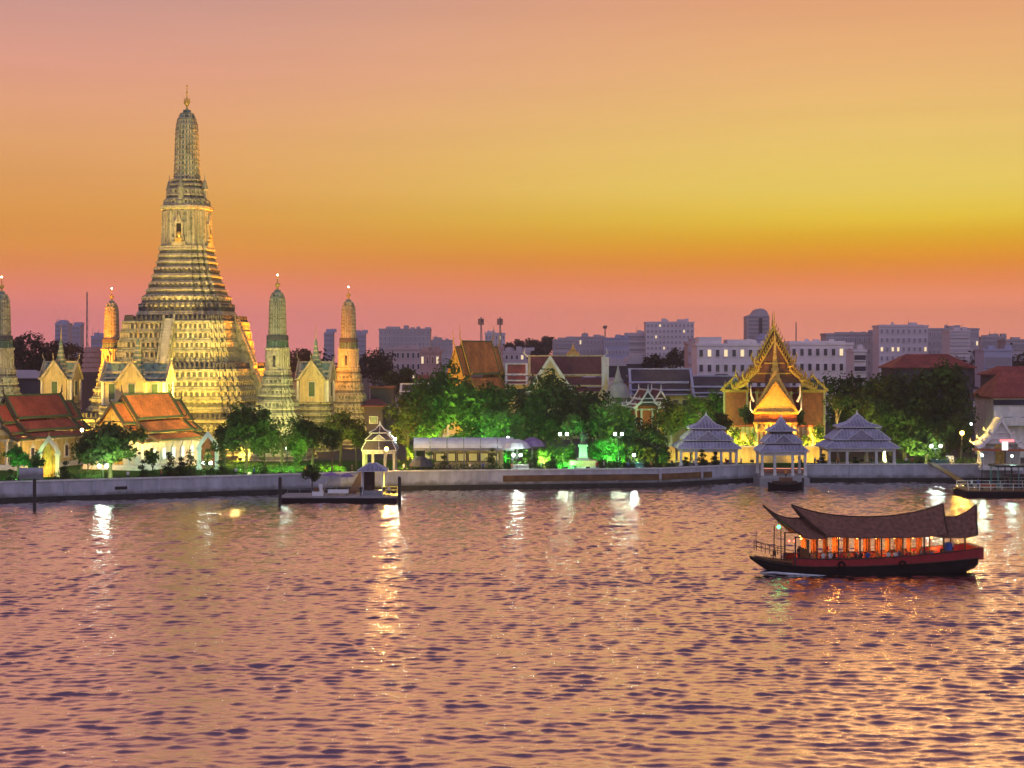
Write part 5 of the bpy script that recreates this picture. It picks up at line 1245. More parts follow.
def mast(px, Y, top, bot, label, cluster=False, w=.5):
    root = thing('radio_mast', label, 'mast', (X(px,Y),Y,GZ if not cluster else Z(bot,Y))); h = Z(top,Y)-root.location.z
    mb = MB(); k = 4
    for a in range(3): mb.tube([(w*math.cos(a*2.1), w*math.sin(a*2.1), 0), (w*.25*math.cos(a*2.1), w*.25*math.sin(a*2.1), h)], .12, 'metal_grey', 4)
    n = 14
    for i in range(n):
        t, u = i/n, (i+1)/n; ww, wu = w*(1-.75*t), w*(1-.75*u)
        for a in range(3): mb.tube([(ww*math.cos(a*2.1), ww*math.sin(a*2.1), h*t), (wu*math.cos((a+1)*2.1), wu*math.sin((a+1)*2.1), h*u)], .06, 'metal_grey', 3)
    mb.build('lattice', root)
    if cluster:
        for a in range(6):
            mb = MB(); mb.cbox(.95*math.cos(a*1.05), .95*math.sin(a*1.05), h*.72, .3, .3, h*.22, 'stone_dark', a*1.05); mb.build('antenna_panel', root)
mast(87, 700, 292, 350, 'thin tall radio mast left of the orange lit corner tower', w=.7)
mast(481, 606, 317, 345, 'telecom mast with panel antennas, left one on the pink apartment block', True); mast(500, 606, 317, 345, 'telecom mast with panel antennas, right one on the pink apartment block', True)
mast(605, 885, 325, 338, 'antenna mast on the grey hazy block', True, .4); mast(796, 800, 322, 345, 'lone mast right of the ornate hall spire', w=.6); mast(769, 1090, 316, 340, 'mast beside the slanted rounded tower', w=.7)

# far treetops, one mass, and low city rooftops
def far_wood():
    lobes = []
    for px in range(-60, 1100, 7):
        Y = 900 + 500*rng.random(); h = 10 + 9*rng.random(); lobes.append((X(px,Y), Y, GZ+h*.55, 11, 8, h*.55))
        for px in list(range(-20, 60, 8)) + list(range(286, 330, 8)) + list(range(960,1040,9)): Y = 620+120*rng.random(); lobes.append((X(px,Y), Y, GZ+9, 7, 6, 10+3*rng.random()))
    v, q = leaves(26000, lobes, 1.1); v[:,2] = np.maximum(v[:,2], GZ)
    tag(link('far_trees', np_mesh('far_trees', v, q, ['leaf_far'])), 'dark line of far treetops along the horizon', 'trees', None, 'stuff')
far_wood()
KIND = [('far_grey','far_pale','pale low city house with a grey roof among the rooftops behind the temple'), ('tile_red','city_white','low white city house with a red roof among the rooftops behind the temple'),
        ('tile_maroon','brick_pink','low pink city house with a maroon roof among the rooftops behind the temple'), ('tile_dark','far_grey','low grey city house with a dark roof among the rooftops behind the temple'),
        ('far_pale','far_blue','low bluish city house with a pale flat roof among the rooftops behind the temple')]
for i in range(120):
    px = 370 + (i*53.7 % 660) if i < 72 else (-10 + (i*41.3 % 130) if i < 84 else 590 + (i*37.1 % 130)); Y = 455 + (i*97 % 410) if i < 84 else 420 + (i*61 % 230); w = 9 + (i*31 % 12); k = KIND[i % 5]
    top = 355 + (24-(9+ (i*7 % 9)))*F/Y; 
    w = w*430/Y+4
    house(px-w/2, px+w/2, Y, top-5*430/Y, top, k[0], k[1], k[2], 2, flat=(i % 5 in (0, 4)), group='low city houses behind the temple', depth=10, name='city_house')

# ================================================================== PEOPLE
def skin_mesh(name, verts, edges, radii, colour):
    me = bpy.data.meshes.new(name+'_cage'); me.from_pydata(verts, edges, []); o = bpy.data.objects.new(name+'_cage', me); COL.objects.link(o)
    md = o.modifiers.new('skin', 'SKIN'); sv = me.skin_vertices[0].data if me.skin_vertices else None
    if sv is None: 
        bm_attr = me.attributes; 
    sub = o.modifiers.new('sub', 'SUBSURF'); sub.levels = sub.render_levels = 1
    if me.skin_vertices:
        for i, r in enumerate(radii): me.skin_vertices[0].data[i].radius = (r, r*.8)
        me.skin_vertices[0].data[0].use_root = True
    dg = bpy.context.evaluated_depsgraph_get(); dg.update()
    out = bpy.data.meshes.new_from_object(o.evaluated_get(dg)); out.name = name
    bpy.data.objects.remove(o); bpy.data.meshes.remove(me)
    out.materials.clear()
    for x in ('trousers', 'shirt_white', 'skin', 'hair'): out.materials.append(M[x])
    for p in out.polygons: p.material_index = colour(p.center); p.use_smooth = True
    return out
import bmesh
def body(sit):
    hipz = .5 if sit else .95
    V = [(0,0,hipz),(0,.02,hipz+.25),(0,.02,hipz+.48),(0,.01,hipz+.58),(0,-.02,hipz+.68),(0,-.01,hipz+.80)]; Rr = [.15,.14,.15,.06,.09,.085]; E = [(0,1),(1,2),(2,3),(3,4),(4,5)]
    for s in (-1, 1):
        b = len(V); V += [(s*.19,.02,hipz+.47),(s*.25,.03,hipz+.22),(s*.22,-.16,hipz+.05 if sit else hipz-.02),(s*.20,-.24,hipz+.08 if sit else hipz-.10)]; Rr += [.065,.05,.038,.035]; E += [(2,b),(b,b+1),(b+1,b+2),(b+2,b+3)]
        b = len(V)
        if sit: V += [(s*.1,-.05,hipz-.02),(s*.12,-.43,hipz),(s*.12,-.45,.1),(s*.12,-.6,.04)]
        else: V += [(s*.1,0,hipz-.08),(s*.11,-.01,.5),(s*.11,.02,.09),(s*.12,-.13,.04)]
        Rr += [.1,.07,.05,.04]; E += [(0,b),(b,b+1),(b+1,b+2),(b+2,b+3)]
    bm = bmesh.new(); lay = bm.verts.layers.skin.verify()
    vv = [bm.verts.new(v) for v in V]
    for a, c in E: bm.edges.new((vv[a], vv[c]))
    for v, r in zip(vv, Rr): v[lay].radius = (r, r*.85)
    vv[0][lay].use_root = True
    me = bpy.data.meshes.new('person_cage'); bm.to_mesh(me); bm.free()
    o = bpy.data.objects.new('person_cage', me); COL.objects.link(o); o.modifiers.new('skin', 'SKIN'); su = o.modifiers.new('sub', 'SUBSURF'); su.levels = su.render_levels = 1
    dg = bpy.context.evaluated_depsgraph_get(); dg.update(); out = bpy.data.meshes.new_from_object(o.evaluated_get(dg)); out.name = 'person'
    bpy.data.objects.remove(o); bpy.data.meshes.remove(me); out.materials.clear()
    for x in ('trousers', 'shirt_white', 'skin', 'hair'): out.materials.append(M[x])
    for p in out.polygons:
        c = p.center; z = c.z - hipz
        if z > .66: i = 3 if (c.y > .0 or z > .79) else 2
        elif z > .52: i = 2
        elif z > .0 and (abs(c.x) < .27) and c.y > -.14: i = 1 if not (abs(c.x) > .2 and z < .2) else 2
        elif abs(c.x) > .18 and z > -.15 and c.y < -.02 and z > -.02: i = 2
        else: i = 0
        p.material_index = i; p.use_smooth = True
    return out
STAND, SIT = body(False), body(True)
def person(loc, rz, shirt, label, sit=False, group=None):
    o = link('person', SIT if sit else STAND, None, loc, rz); tag(o, label, 'person', group)
    o.material_slots[1].link = 'OBJECT'; o.material_slots[1].material = M[shirt]; return o

# ================================================================== THE DINNER BOAT
def boat():
    BY = 181.0; bx = X(864.5, BY); ang = R(5)
    root = thing('dinner_boat', 'dark wooden dinner boat with upswept brown roofs and warm lights on the river', 'boat', (bx, BY, 0), ang)
    def hullsec(x):
        t = (x + 12.95)/25.2                      # 0 bow (left) .. 1 stern
        b = 2.6*min(1, (t/.28)**.62 if t > 0 else 0)*(1 - .16*max(0, (t-.75)/.25)**2)
        sheer = 1.55 + 1.15*max(0, (.22-t)/.22)**1.6 + .95*max(0, (t-.45)/.55)**1.5
        keel = -.7 + 2.35*max(0, (.16-t)/.16)**1.3 + 1.1*max(0, (t-.85)/.15)**1.4
        return max(b, .06), sheer, keel
    xs = [-12.9,-12.3,-11.4,-10.2,-8.6,-6.5,-4,-1,2,5,7.5,9.5,11,12.2]
    mb = MB(); rings = []
    for x in xs:
        b, sh, k = hullsec(x); zl = .95 + (sh-1.55)*.75
        zk = k+.45*(zl-k); rings.append([(x,-b*.96,zl),(x,-b*.88,zk),(x,-b*.4,k),(x,b*.4,k),(x,b*.88,zk),(x,b*.96,zl)])
    mb.loft(rings, 'hull_black'); mb.build('hull', root)
    mb = MB()
    for s in (-1, 1):
        rr = []
        for x in xs[4:]:
            b, sh, k = hullsec(x); zl = .95 + (sh-1.55)*.75
            rr.append([(x, s*b*.95, zl-.02), (x, s*(b*1.02), zl+.05), (x, s*(b*1.05), sh+.22), (x, s*(b*1.05-.14), sh+.22), (x, s*(b*.9), zl)])
        if s > 0: rr = [list(reversed(r)) for r in rr]
        mb.loft(rr, 'hull_maroon')
    b, sh, k = hullsec(12.2); mb.box(12.1, 12.75, -b, b, 1.5, sh+.35, 'hull_maroon'); mb.build('side_board', root)
    mb = MB(); mb.loft([[(x,-b*.93,dz),(x,b*.93,dz),(x,b*.93,dz-.1),(x,-b*.93,dz-.1)] for x in xs[1:] for b, sh, k in [hullsec(x)] for dz in [1.25+(sh-1.55)*.7]], 'wood_brown'); mb.build('deck', root)
    mb = MB()
    for s in (-1, 1):
        mb.tube([(x, s*hullsec(x)[0]*1.06, hullsec(x)[1]+.25) for x in xs[4:]], .07, 'wood_dark', 5)
        mb.tube([(x, s*hullsec(x)[0]*1.0, .97+(hullsec(x)[1]-1.55)*.75) for x in xs], .08, 'wood_dark', 5)
    mb.build('rub_rail', root)
    # fenders: tyres on the side
    for x in (-3.4, 3.4):
        mb = MB(); pts = [(x+.33*math.cos(a), -hullsec(x)[0]*1.06-.12, 1.15+.33*math.sin(a)) for a in [2*math.pi*j/12 for j in range(13)]]; mb.tube(pts, .12, 'hull_black', 5); mb.build('tyre_fender', root)
    # roofs: concave ridge with upswept tips
    def roof(x0, x1, xe0, xe1, zt0, zm, zt1, ze, hw, name, lipm='wood_dark'):
        n = 16; rings = []
        for i in range(n+1):
            t = i/n; u = 2*t-1
            zr = zm + ((zt0-zm) if u < 0 else (zt1-zm))*abs(u)**2.3
            xr = x0+(x1-x0)*t; xe = xe0+(xe1-xe0)*t; zE = ze + .55*max(0, abs(u)-.35)**1.6
            xm = xr*.45+xe*.55; zM = zr*.45+zE*.55-.13
            rings.append([(xe,-hw,zE),(xm,-hw*.5,zM),(xr,-.06,zr),(xr,.06,zr),(xm,hw*.5,zM),(xe,hw,zE),(xe,hw,zE-.14),(xm,hw*.5,zM-.14),(xr,0,zr-.16),(xm,-hw*.5,zM-.14),(xe,-hw,zE-.14)])
            rings[-1] = rings[-1][:2] + [rings[-1][2], rings[-1][3]] + rings[-1][4:]
        mb = MB(); mb.loft(rings, 'shingle'); o = mb.build(name, root)
        mb = MB(); mb.tube([((r[2][0]), 0, r[2][2]+.05) for r in rings], .09, lipm, 5)
        for k in (0, n): r = rings[k]; mb.tube([r[0], r[1], r[2]], .10, lipm, 5); mb.tube([r[3], r[4], r[5]], .10, lipm, 5)
        mb.build('ridge_trim', o)
    roof(-8.2, 8.9, -5.2, 8.4, 7.4, 6.05, 7.4, 4.15, 2.95, 'main_roof')
    roof(-11.4, -4.4, -7.8, -4.6, 7.45, 5.95, 6.1, 4.1, 2.75, 'fore_roof')
    roof(6.4, 12.7, 6.8, 11.9, 5.9, 5.95, 7.35, 4.05, 2.6, 'aft_roof')
    pm = MB(); pm.box(-.07,.07,-.07,.07,0,1,'wood_dark'); me = pm.mesh('post')
    for x in (-8.4, -6.0, -3.6, -1.2, 1.2, 3.6, 6.0, 8.2, 10.6):
        for s in (-1, 1):
            b, sh, k = hullsec(x); o = link('post', me, root, (x, s*2.25, .95+(sh-1.55)*.7)); o.scale = (1,1,3.28-(sh-1.55)*.7)
    mb = MB()
    for s in (-1, 1): mb.box(-8.5, 11.2, s*2.25-.07, s*2.25+.07, 4.10, 4.22, 'wood_dark')
    mb.build('roof_beam', root)
    mat('drape', (.30, .095, .03), .9, .5, 3)
    for i, x in enumerate(np.arange(-6.2, 8.0, 1.2)):
        mb = MB(); w_ = .34 + .1*math.sin(i*2.3); pts = [(x-w_ + 2*w_*k/8, 2.33 + .06*math.sin(k*1.9+i)) for k in range(9)]
        mb.loft([[(a, y, z) for a, y in pts] + [(a, y+.04, z) for a, y in reversed(pts)] for z in (1.9, 4.1)], 'drape'); mb.build('curtain', root)
    # bow rail and chairs
    mb = MB()
    for s in (-1, 1):
        P = [(x, s*hullsec(x)[0]*.9, hullsec(x)[1]) for x in (-12.3,-11.4,-10.4,-9.4,-8.5)]
        for p in P: mb.tube([p, (p[0],p[1],p[2]+1.0)], .035, 'metal_black', 4)
        for h in (.5, 1.0): mb.tube([(a, b_, c+h) for a, b_, c in P], .03, 'metal_black', 4)
    mb.tube([(-12.2,0,2.6),(-12.2,0,4.6)], .03, 'metal_black', 4); mb.build('bow_rail', root)
    # steps/cabin screen in wood at bow
    mb = MB(); mb.box(-6.9,-6.75,-1.9,1.9,1.0,2.7,'wood_brown'); mb.box(-6.9,-6.75,-1.9,-1.2,2.7,3.8,'wood_brown'); mb.build('bow_screen', root)
    tm = MB(); tm.box(-.75,.75,-.45,.45,.70,.76,'wood_brown'); tm.box(-.06,.06,-.06,.06,0,.7,'wood_dark'); tm.box(-.4,.4,-.3,.3,0,.04,'wood_dark'); tme = tm.mesh('table')
    stl = MB(); stl.box(-.22,.22,-.22,.22,.42,.47,'wood_brown'); stl.box(-.22,.22,.19,.23,.47,.95,'wood_brown')
    for a in (-.18,.18):
        for b in (-.18,.18): stl.box(a-.025,a+.025,b-.025,b+.025,0,.42,'wood_dark')
    sme = stl.mesh('chair')
    Mx = Matrix.Translation((bx,BY,0)) @ Matrix.Rotation(ang,4,'Z')
    shirts = ['shirt_white','shirt_orange','shirt_black','shirt_red','shirt_white','shirt_blue','shirt_orange']
    cl = {'shirt_white':'white','shirt_orange':'orange','shirt_black':'black','shirt_red':'red','shirt_blue':'blue'}; cnt = 0
    ordn = ['first','second','third','fourth','fifth','sixth','seventh','eighth','ninth','tenth']
    for i, x in enumerate((-5.2,-2.6,-.1,2.4,4.9,7.2)):
        dz = 1.26+(hullsec(x)[1]-1.55)*.7; p = Mx @ Vector((x, -.9, dz))
        t = tag(link('dining_table', tme, None, p, ang), f'wooden dining table on the boat, {ordn[i]} from the bow', 'table', 'tables on the boat')
        for j, (dx, rz) in enumerate(((-1.1, math.pi/2), (1.1, -math.pi/2))):
            q = Mx @ Vector((x+dx, -1.15, dz)); lab = f'wooden chair {"left" if j == 0 else "right"} of the {ordn[i]} table from the bow on the boat'
            tag(link('chair', sme, None, q, ang+rz), lab, 'chair', 'chairs on the boat')
            if (i+j) % 4 != 3:
                sh = shirts[cnt % 7]; person(q + Vector((0,0,-.03)), ang+rz, sh, f'seated diner in {cl[sh]} shirt {"left" if j == 0 else "right"} of the {ordn[i]} boat table from the bow', True, 'people on the boat'); cnt += 1
    for x, y, sh, lab in ((-7.6, -.6, 'shirt_black', 'standing crew member in black near the bow of the dinner boat'), (9.9, -.3, 'shirt_white', 'standing helmsman in white at the stern of the dinner boat'), (-3.9, .9, 'shirt_red', 'standing waiter in red behind the tables on the boat'), (3.7, 1.0, 'shirt_white', 'standing waiter in white behind the middle tables on the boat')):
        dz = 1.26+(hullsec(x)[1]-1.55)*.7; person(Mx @ Vector((x,y,dz)), ang+R(40), sh, lab, False, 'people on the boat')
    for i, x in enumerate((-10.4, -9.2)):
        dz = 1.26+(hullsec(x)[1]-1.55)*.7; tag(link('chair', sme, None, Mx @ Vector((x,-.5,dz)), ang+R(200)), ('foremost empty chair on the bow deck of the boat' , 'empty chair on the bow deck nearest the roof post')[i], 'chair', 'chairs on the boat')
    q = Mx @ Vector((8.9,-1.7,2.5)); mb = MB(); mb.lathe([(0,.42),(.05,.45),(.75,.45),(.85,.3),(.9,.15)], 'shirt_blue', n=10); tag(mb.build('water_barrel', None, q), 'bright blue barrel near the stern of the dinner boat', 'barrel')
    mb = MB(); mb.box(-.6,.6,-.5,.5,0,.62,'wood_brown'); tag(mb.build('storage_chest', None, Mx @ Vector((8.9,-1.7,1.88)), ang), 'wooden chest under the blue barrel on the boat', 'chest')
    bn = MB(); bn.box(-6.6, 7.4, -.2, .2, .40, .46, 'wood_brown'); [bn.box(x-.05, x+.05, -.18, .18, 0, .4, 'wood_dark') for x in (-6,-3,0,3,6.8)]
    tag(bn.build('long_bench', None, Mx @ Vector((0, -1.85, 1.30)), ang), 'long wooden bench along the near side of the dinner boat', 'bench')
    for i, x in enumerate((-6.1,-5.2,-4.4,-3.2,-2.3,-1.0,-.2,.9,2.1,2.9,4.2,5.0,6.3,7.0)):
        sh = shirts[(i*3+1) % 7]; person(Mx @ Vector((x, -1.85, 1.27)), ang+R(180+(i*37 % 50)-25), sh, f'diner in {cl[sh]} shirt sitting on the long near side bench of the boat', True, 'people on the boat')
    # bulbs
    bm_ = MB(); bm_.ball((0,0,0), .13, 'bulb', 8, 5); bme = bm_.mesh('bulb')
    for k in range(9):
        for y in (-.9, 1.2): link('bulb', bme, root, (-7.4+k*2.1+.5*(y>0), y, 3.85), 0)
    for x in (-6.2,-3,0,3,6,9): 
        l = lamp('POINT', Mx @ Vector((x, 1.5, 2.75)), 190, (1,.40,.08), .2)
    mb = MB(); mb.ball((-10.0,-1.3,5.2), .2, 'lamp_green', 8, 5); mb.tube([(-10,-1.3,5.2),(-10,-1.0,5.9)], .03, 'metal_black', 4); mb.build('green_lamp', root)
    lamp('POINT', Mx @ Vector((-10.0,-1.6,5.1)), 12, (.05,1,.3), .1)
    for x in (-9.0,-8.4): mb = MB(); mb.ball((x,-1.9,3.7), .12, 'lamp_red', 8, 5); mb.build('red_lamp', root)
    for y in (-1.6, 1.6): pm2 = MB(); pm2.tube([(-9.8,y,1.6),(-9.8,y*.9,5.1)], .06, 'wood_dark', 5); pm2.build('bow_post', root)
    # bow wave and wake: ridges of foam and water trailing along the hull
    mat('foam', (.62,.66,.72), .5, .3, 2.2)
    mb = MB()
    for s in (-1, 1):
        mb.tube([(-11.7,s*.25,.05),(-10.6,s*1.0,.16),(-9,s*1.9,.12),(-7,s*2.55,.06),(-4.6,s*2.95,-.02)], [.06,.15,.15,.11,.05], 'foam', 6)
    o = mb.build('bow_wave', None, (bx,BY,0), ang); tag(o, 'white bow wave curling along the dinner boat', 'wave', None, 'stuff')
boat()

# ================================================================== PONTOON, PIER AND MOORED CRAFT
def pontoon():
    Y = 266.0; x0, x1 = X(279,Y), X(397,Y)
    root = thing('floating_pontoon', 'dark floating pontoon with a pale deck moored below the left river wall', 'pontoon', ((x0+x1)/2, Y+3.5, 0)); hl = (x1-x0)/2
    mb = MB(); mb.box(-hl, hl, -4, 4, -.5, .75, 'hull_black'); mb.build('hull', root)
    mb = MB(); mb.box(-hl+.15, hl-.15, -3.85, 3.85, .75, .95, 'concrete'); mb.build('deck', root)
    mb = MB()
    for x in np.linspace(-hl+.4, hl-.4, 10): mb.tube([(x,3.6,.95),(x,3.6,2.0)], .05, 'metal_grey', 4)
    for z in (1.5,2.0): mb.tube([(-hl+.4,3.6,z),(hl-.4,3.6,z)], .045, 'metal_grey', 4)
    mb.build('rail', root)
    for px, py, lab in ((280, 478, 'black mooring post at the left end of the pontoon'), (399.5, 478, 'black mooring post at the right end of the pontoon'), (34.5, 480, 'lone black post standing in the water at the far left')):
        yy = 262.5 if px > 100 else 255; mb = MB(); mb.lathe([(-2,.28),(Z(py,yy),.28),(Z(py,yy)+.25,.1)], 'metal_black', n=8); tag(mb.build('mooring_post', None, (X(px,yy),yy,0)), lab, 'post', 'mooring posts')
    # booth
    Yb = 270.0; b = thing('ticket_booth', 'small white booth with a blue hipped roof on the pontoon', 'booth', (X(373,Yb),Yb,.95))
    mb = MB(); z0 = Z(470,Yb)-.95
    for x in (-1.7,1.7):
        for y in (-1.4,1.4): mb.box(x-.1,x+.1,y-.1,y+.1,0,z0,'white_paint')
    mb.box(-1.7,1.7,-1.4,1.4,0,.75,'metal_grey'); mb.box(-1.6,.2,1.2,1.4,.75,z0,'wood_dark'); mb.box(-1.2,-.3,-.8,.6,.75,1.5,'wood_dark'); mb.build('frame', b)
    mb = MB(); hip(mb, 2.4, 2.0, z0, .5, .2, Z(463,Yb)-.95, 'tile_grey'); mb.build('roof', b)
    for px, py, w, lab in ((331, 472, 1.15, 'left violet parasol on the pontoon'), (347, 473, 1.0, 'right violet parasol on the pontoon')):
        yy = 269.5; r = thing('parasol', lab, 'parasol', (X(px,yy),yy,.95), 0, 'parasols on the pontoon'); z = Z(py,yy)-.95
        mb = MB(); mb.lathe([(z-.6,w*1.25),(z-.55,w*1.25),(z-.2,w*.6),(z,.05)], 'canvas_violet', n=8); mb.build('canopy', r); mb = MB(); mb.lathe([(0,.3),(.1,.3),(.12,.04),(z-.1,.04)], 'metal_grey', n=6); mb.build('pole', r)
    for px, lab in ((318,'pale wooden crate pile left of the parasols'),(338,'pale bench below the parasols'),):
        yy = 268; mb = MB(); w = 1.0 if px == 318 else 1.7
        if px == 318: mb.box(-.9,.9,-.6,.6,0,.7,'white_paint'); mb.box(-.6,.3,-.5,.4,.7,1.3,'wood_brown'); mb.box(.15,.75,-.5,.5,.703,1.9,'white_paint')
        else: mb.box(-1.7,1.7,-.3,.3,.42,.5,'white_paint'); mb.box(-1.7,1.7,.28,.34,.5,1.0,'white_paint'); [mb.box(x-.06,x+.06,-.28,.28,0,.42,'metal_grey') for x in (-1.5,0,1.5)]
        tag(mb.build('crate_pile' if px == 318 else 'bench', None, (X(px,yy),yy,.95)), lab, 'crates' if px == 318 else 'bench')
    for px, sh, lab in ((361,'shirt_black','person in black standing left of the pontoon booth'),(384,'shirt_black','person in black standing right of the pontoon booth'),(389,'shirt_white','person in white at the right end of the pontoon')):
        person((X(px,266.5),266.5,.95), R(20), sh, lab, False, 'people on the pontoon')
    mb = MB(); Yl = 271.5; mb.tube([(X(322,Yl),Yl,.95),(X(322,Yl)+.2,shore_y(X(322,290))+.5,GZ+.6)], .08, 'metal_grey', 5)
    mb.prism([(X(352,Yl)-.7,Yl,.96),(X(352,Yl)+.7,Yl,.96),(X(352,Yl)+1.2,shore_y(X(356,289)),WT),(X(352,Yl)-.2,shore_y(X(352,289)),WT)], (0,0,.12), 'wood_brown'); tag(mb.build('gangway'), 'narrow gangway between the pontoon and the river wall', 'gangway')
pontoon()
# white board on left wall
mb = MB(); Y = 270.5; mb.box(-2.0,2.0,-.08,.08,.1,2.0,'wall_grey'); mb.box(-1.7,-1.5,-.05,.05,-.9,.1,'metal_grey'); mb.box(1.5,1.7,-.05,.05,-.9,.1,'metal_grey')
tag(mb.build('notice_board', None, (X(34,Y), shore_y(X(34,Y))+1.2, WT+.02)), 'pale blank board above the left river wall beside the lone black post', 'sign')
# dark boat at central landing
def small_boat(px0, px1, Y, label, hullm='hull_black', top=.9, canopy=None):
    x0, x1 = X(px0,Y), X(px1,Y); hl = (x1-x0)/2; root = thing('moored_boat', label, 'boat', ((x0+x1)/2, Y, 0)); mb = MB(); rings = []
    for t in np.linspace(-1,1,9):
        b = 1.5*(1-abs(t)**3.5*.75); zt = top+.35*abs(t)**3; rings.append([(t*hl,-b,zt),(t*hl*.97,-b*.75,-.3),(t*hl*.97,b*.75,-.3),(t*hl,b,zt)])
    mb.loft(rings, hullm); mb.build('hull', root)
    mb = MB(); mb.box(-hl*.7,hl*.7,-1.0,1.0,top,top+.5,'wood_dark'); mb.box(-hl*.3,hl*.4,-.9,.9,top+.5,top+1.1,'wood_brown'); mb.build('cabin', root)
    if canopy:
        mb = MB(); prof = [(1.5*math.cos(a), top+2.0+.35*math.sin(a)) for a in [math.pi*j/6 for j in range(7)]]
        mb.loft([[(x,y,z) for y,z in prof]+[(x,y,z-.1) for y,z in reversed(prof)] for x in (-hl*.7,hl*.7)], canopy)
        mb.build('canopy', root); mb = MB()
        for x in (-hl*.65,-.2*hl,.2*hl,hl*.65):
            for y in (-1.3,1.3): mb.tube([(x,y,top),(x,y,top+2.05)], .05, 'metal_grey', 4)
        mb.build('canopy_posts', root)
    return root
small_boat(768, 802, 293, 'small dark boat moored at the landing of the square pavilion')
mb = MB(); Y = 291.5; mb.lathe([(-1,.2),(Z(478,Y),.2)], 'metal_black', n=8); tag(mb.build('mooring_post', None, (X(803,Y),Y,0)), 'short black post right of the small dark boat', 'post', 'mooring posts')
# right pier
def pier():
    Y = 276.0; x0 = X(966,Y); root = thing('pier_pontoon', 'black pier pontoon with rails at the right edge of the river', 'pontoon', (x0+9, Y+4, 0))
    mb = MB(); mb.box(-9,12,-4,4,-.5,.9,'hull_black'); mb.build('hull', root); mb = MB(); mb.box(-8.8,11.8,-3.8,3.8,.9,1.1,'wood_brown'); mb.build('deck', root)
    mb = MB()
    for x in np.arange(-8.5, 12, 1.9): mb.tube([(x,-3.6,1.1),(x,-3.6,2.2)], .06, 'white_paint', 4); mb.tube([(x,3.6,1.1),(x,3.6,2.2)], .06, 'white_paint', 4)
    for z in (1.65,2.2):
        for y in (-3.6,3.6): mb.tube([(-8.5,y,z),(11.5,y,z)], .05, 'white_paint', 4)
    mb.build('rail', root)
    c = thing('pier_shelter', 'dark flat shelter roof on thin posts over the pier pontoon', 'shelter', (x0+11, Y+4, 1.1)); z = Z(466,Y)-1.1
    mb = MB(); mb.box(-5.4,6,-2.4,2.4,z-.35,z,'metal_black'); mb.build('roof', c); mb = MB()
    for x in (-5,-1.5,2,5.5):
        for y in (-2.1,2.1): mb.box(x-.08,x+.08,y-.08,y+.08,0,z-.35,'hull_teal')
    mb.build('posts', c)
    for i,(dx,lab) in enumerate(((-4.5,'orange bench near the left end of the pier pontoon'),(3.2,'orange bench under the flat shelter roof'),(7.2,'orange bench at the far right of the pier'))):
        mb = MB(); mb.box(-1.3,1.3,-.35,.35,.4,.5,'terracotta'); mb.box(-1.3,1.3,.3,.38,.5,1.0,'terracotta'); [mb.box(x-.06,x+.06,-.3,.3,0,.4,'metal_black') for x in (-1.1,1.1)]; tag(mb.build('bench', None, (x0+9+dx, Y+2.2, 1.1)), lab, 'bench', 'orange benches on the pier')
    for i,(dx,sh,lab) in enumerate(((-7.2,'shirt_white','person in white waiting at the left end of the pier'),(-6.1,'shirt_blue','person in blue waiting at the left end of the pier'),(-1.0,'shirt_black','person in black standing left of the flat shelter'))): person((x0+9+dx, Y+3, 1.1), R(30), sh, lab, False, 'people on the pier')
    # pier house
    Yh = 304.0; s = Yh/F; h = hall('pier_house', 'white pier house with a steep pale teal gable at the right edge', (X(1001,Yh), Yh, GZ), R(-12), 4.2, 11, Z(447,Yh)-GZ, Z(419,Yh)-GZ, tile='canopy_pale', board='white_paint', ped='white_plaster', wallm='white_plaster', edge='white_paint', porch=False, nwin=3, horn=1.2, glassm='window_cool', cat='pier house')
    mb = MB(); mb.box(-5.2,5.2,-3.4,-1.2, Z(450,Yh)-GZ, Z(448.5,Yh)-GZ,'terracotta'); mb.build('awning', h)
    lamp_post(982, 279, 455, 'added greenish lamp near the left end of the pier pontoon', 'lamp_white', (.5,1,.8), 420, zb=1.1, r=.2); lamp_post(1012, 281, 456, 'added greenish lamp under the flat shelter on the pier', 'lamp_white', (.5,1,.8), 300, zb=1.1, r=.2)  # both lamp posts are added to throw teal light on the right wall
    l = thing('pier_sign', 'narrow glowing white sign with a red top in front of the pier house', 'sign', (X(1005,297),297,GZ)); mb = MB(); mb.box(-.5,.5,-.1,.1,Z(450,297)-GZ,Z(442,297)-GZ,'sign_white'); mb.build('white_panel', l); mb = MB(); mb.box(-.9,1.6,-.12,.1,Z(442,297)-GZ+.02,Z(439.5,297)-GZ,'sign_red'); mb.build('red_panel', l); mb = MB(); mb.box(-.08,.08,-.08,.08,0,Z(450,297)-GZ,'metal_black'); mb.build('pole', l)
    g = MB(); yy = 300; g.prism([(X(964,yy),yy,GZ),(X(964,yy)+1.6,yy,GZ),(X(972,yy)+2,yy+8,GZ+1.4),(X(972,yy)+.4,yy+8,GZ+1.4)],(0,0,.3),'concrete')
    tag(g.build('ramp', None, (0,12,0)), 'grey sloping ramp left of the pier house', 'ramp')
    g = MB(); g.prism([(x0+2,Y+8,1.2),(x0+3.4,Y+8,1.2),(x0+3.4,309.2,WT+.05),(x0+2,309.2,WT+.05)],(0,0,.15),'wood_dark'); tag(g.build('gangway'), 'dark gangway from the pier pontoon to the river wall', 'gangway')
pier()
small_boat(1000, 1040, 286, 'covered boat moored behind the pier pontoon at the right edge', canopy='metal_black')
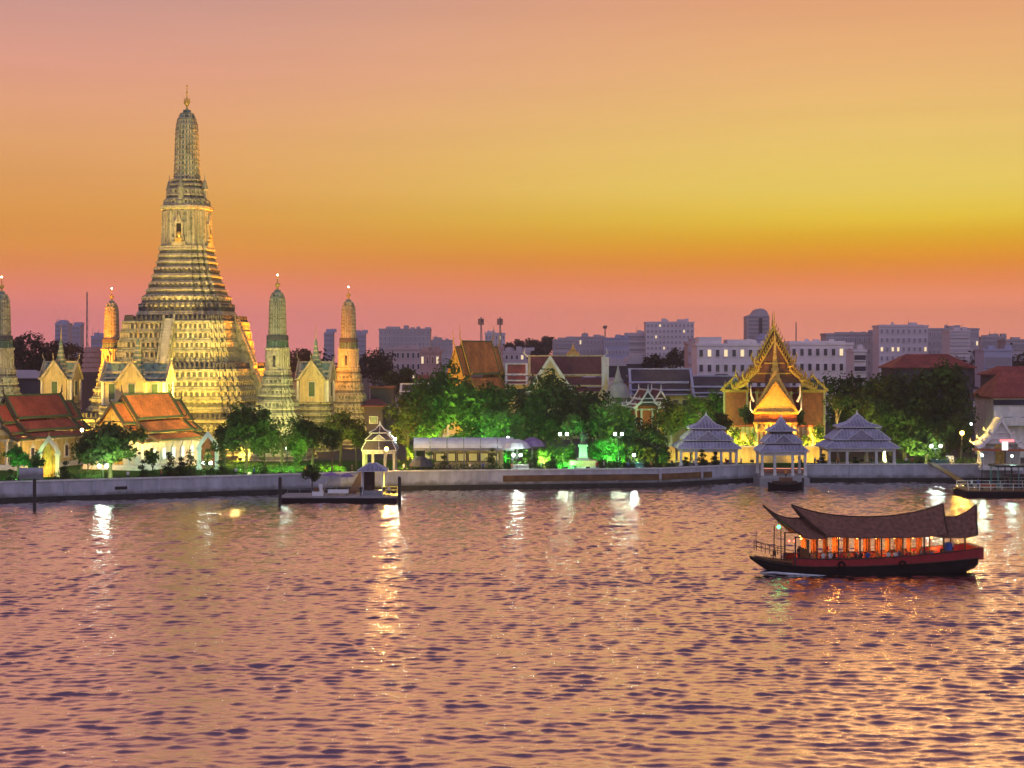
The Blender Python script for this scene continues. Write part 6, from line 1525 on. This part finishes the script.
# person on the landing, visitors
person((X(786,300),300.2,1.26), R(-20), 'shirt_orange', 'person in orange standing in the small square pavilion')
person((X(444,296.5),296.5,GZ), R(10), 'shirt_black', 'left one of two people in black behind the yellow lit wall', False, 'visitors on the promenade'); person((X(450,296.5),296.5,GZ), R(-10), 'shirt_black', 'right one of two people in black behind the yellow lit wall', False, 'visitors on the promenade')
# planter boxes on the wall
for px, Y, m, lab in ((636, 303.5, 'hull_teal', 'teal planter box on the river wall right of the statue'), (520, 298.5, 'white_plaster', 'white planter box below the pale rounded tent top'), (940, 312, 'hull_teal', 'teal box on the wall below the twin lamps')):
    mb = MB(); mb.box(-1.6,1.6,-.5,.5,0,1.3,m); mb.box(-1.7,1.7,-.6,.6,1.3,1.45,m); v, q = leaves(260, [(x,0,1.7,.6,.5,.5) for x in (-1,0,1)], .16)
    o = tag(mb.build('planter_box', None, (X(px,Y),Y,GZ)), lab, 'planter', 'planters along the wall'); link('planting', np_mesh('planting', v, q, ['leaf_bright']), o)

# ================================================================== EVENING HAZE
hz = bpy.data.materials.new('haze_air'); hz.use_nodes = True; ht = hz.node_tree; ht.nodes.clear()
pv = ht.nodes.new('ShaderNodeVolumePrincipled'); ho = ht.nodes.new('ShaderNodeOutputMaterial')
pv.inputs['Color'].default_value = (.86, .80, .88, 1); pv.inputs['Density'].default_value = .00021; pv.inputs['Anisotropy'].default_value = .2
ht.links.new(pv.outputs[0], ho.inputs['Volume']); M['haze_air'] = hz
mb = MB(); mb.box(-2300, 2300, -350, 3300, -3, 110, 'haze_air'); tag(mb.build('haze'), kind='stuff')

shs = ['shirt_white','shirt_black','shirt_orange','shirt_blue','shirt_white','shirt_red']; cn = {'shirt_white':'white','shirt_black':'black','shirt_orange':'orange','shirt_blue':'blue','shirt_red':'red'}
for i, px in enumerate((128, 161, 236, 254, 306, 352, 404, 412, 470, 483, 512, 530, 541, 597, 604, 628, 651, 672, 694, 726, 741, 815, 838, 872, 906, 912, 948, 955)):
    yy = shore_y(X(px, 300)) + 1.6 + (i*7 % 5)*.5; yy = shore_y(X(px, yy)) + 1.6 + (i*7 % 5)*.5; sh = shs[(i*5) % 6]
    person((X(px, yy), yy, GZ + .25), R((i*83) % 360), sh, f'small figure in a {cn[sh]} shirt standing behind the river wall', False, 'people on the riverside promenade')
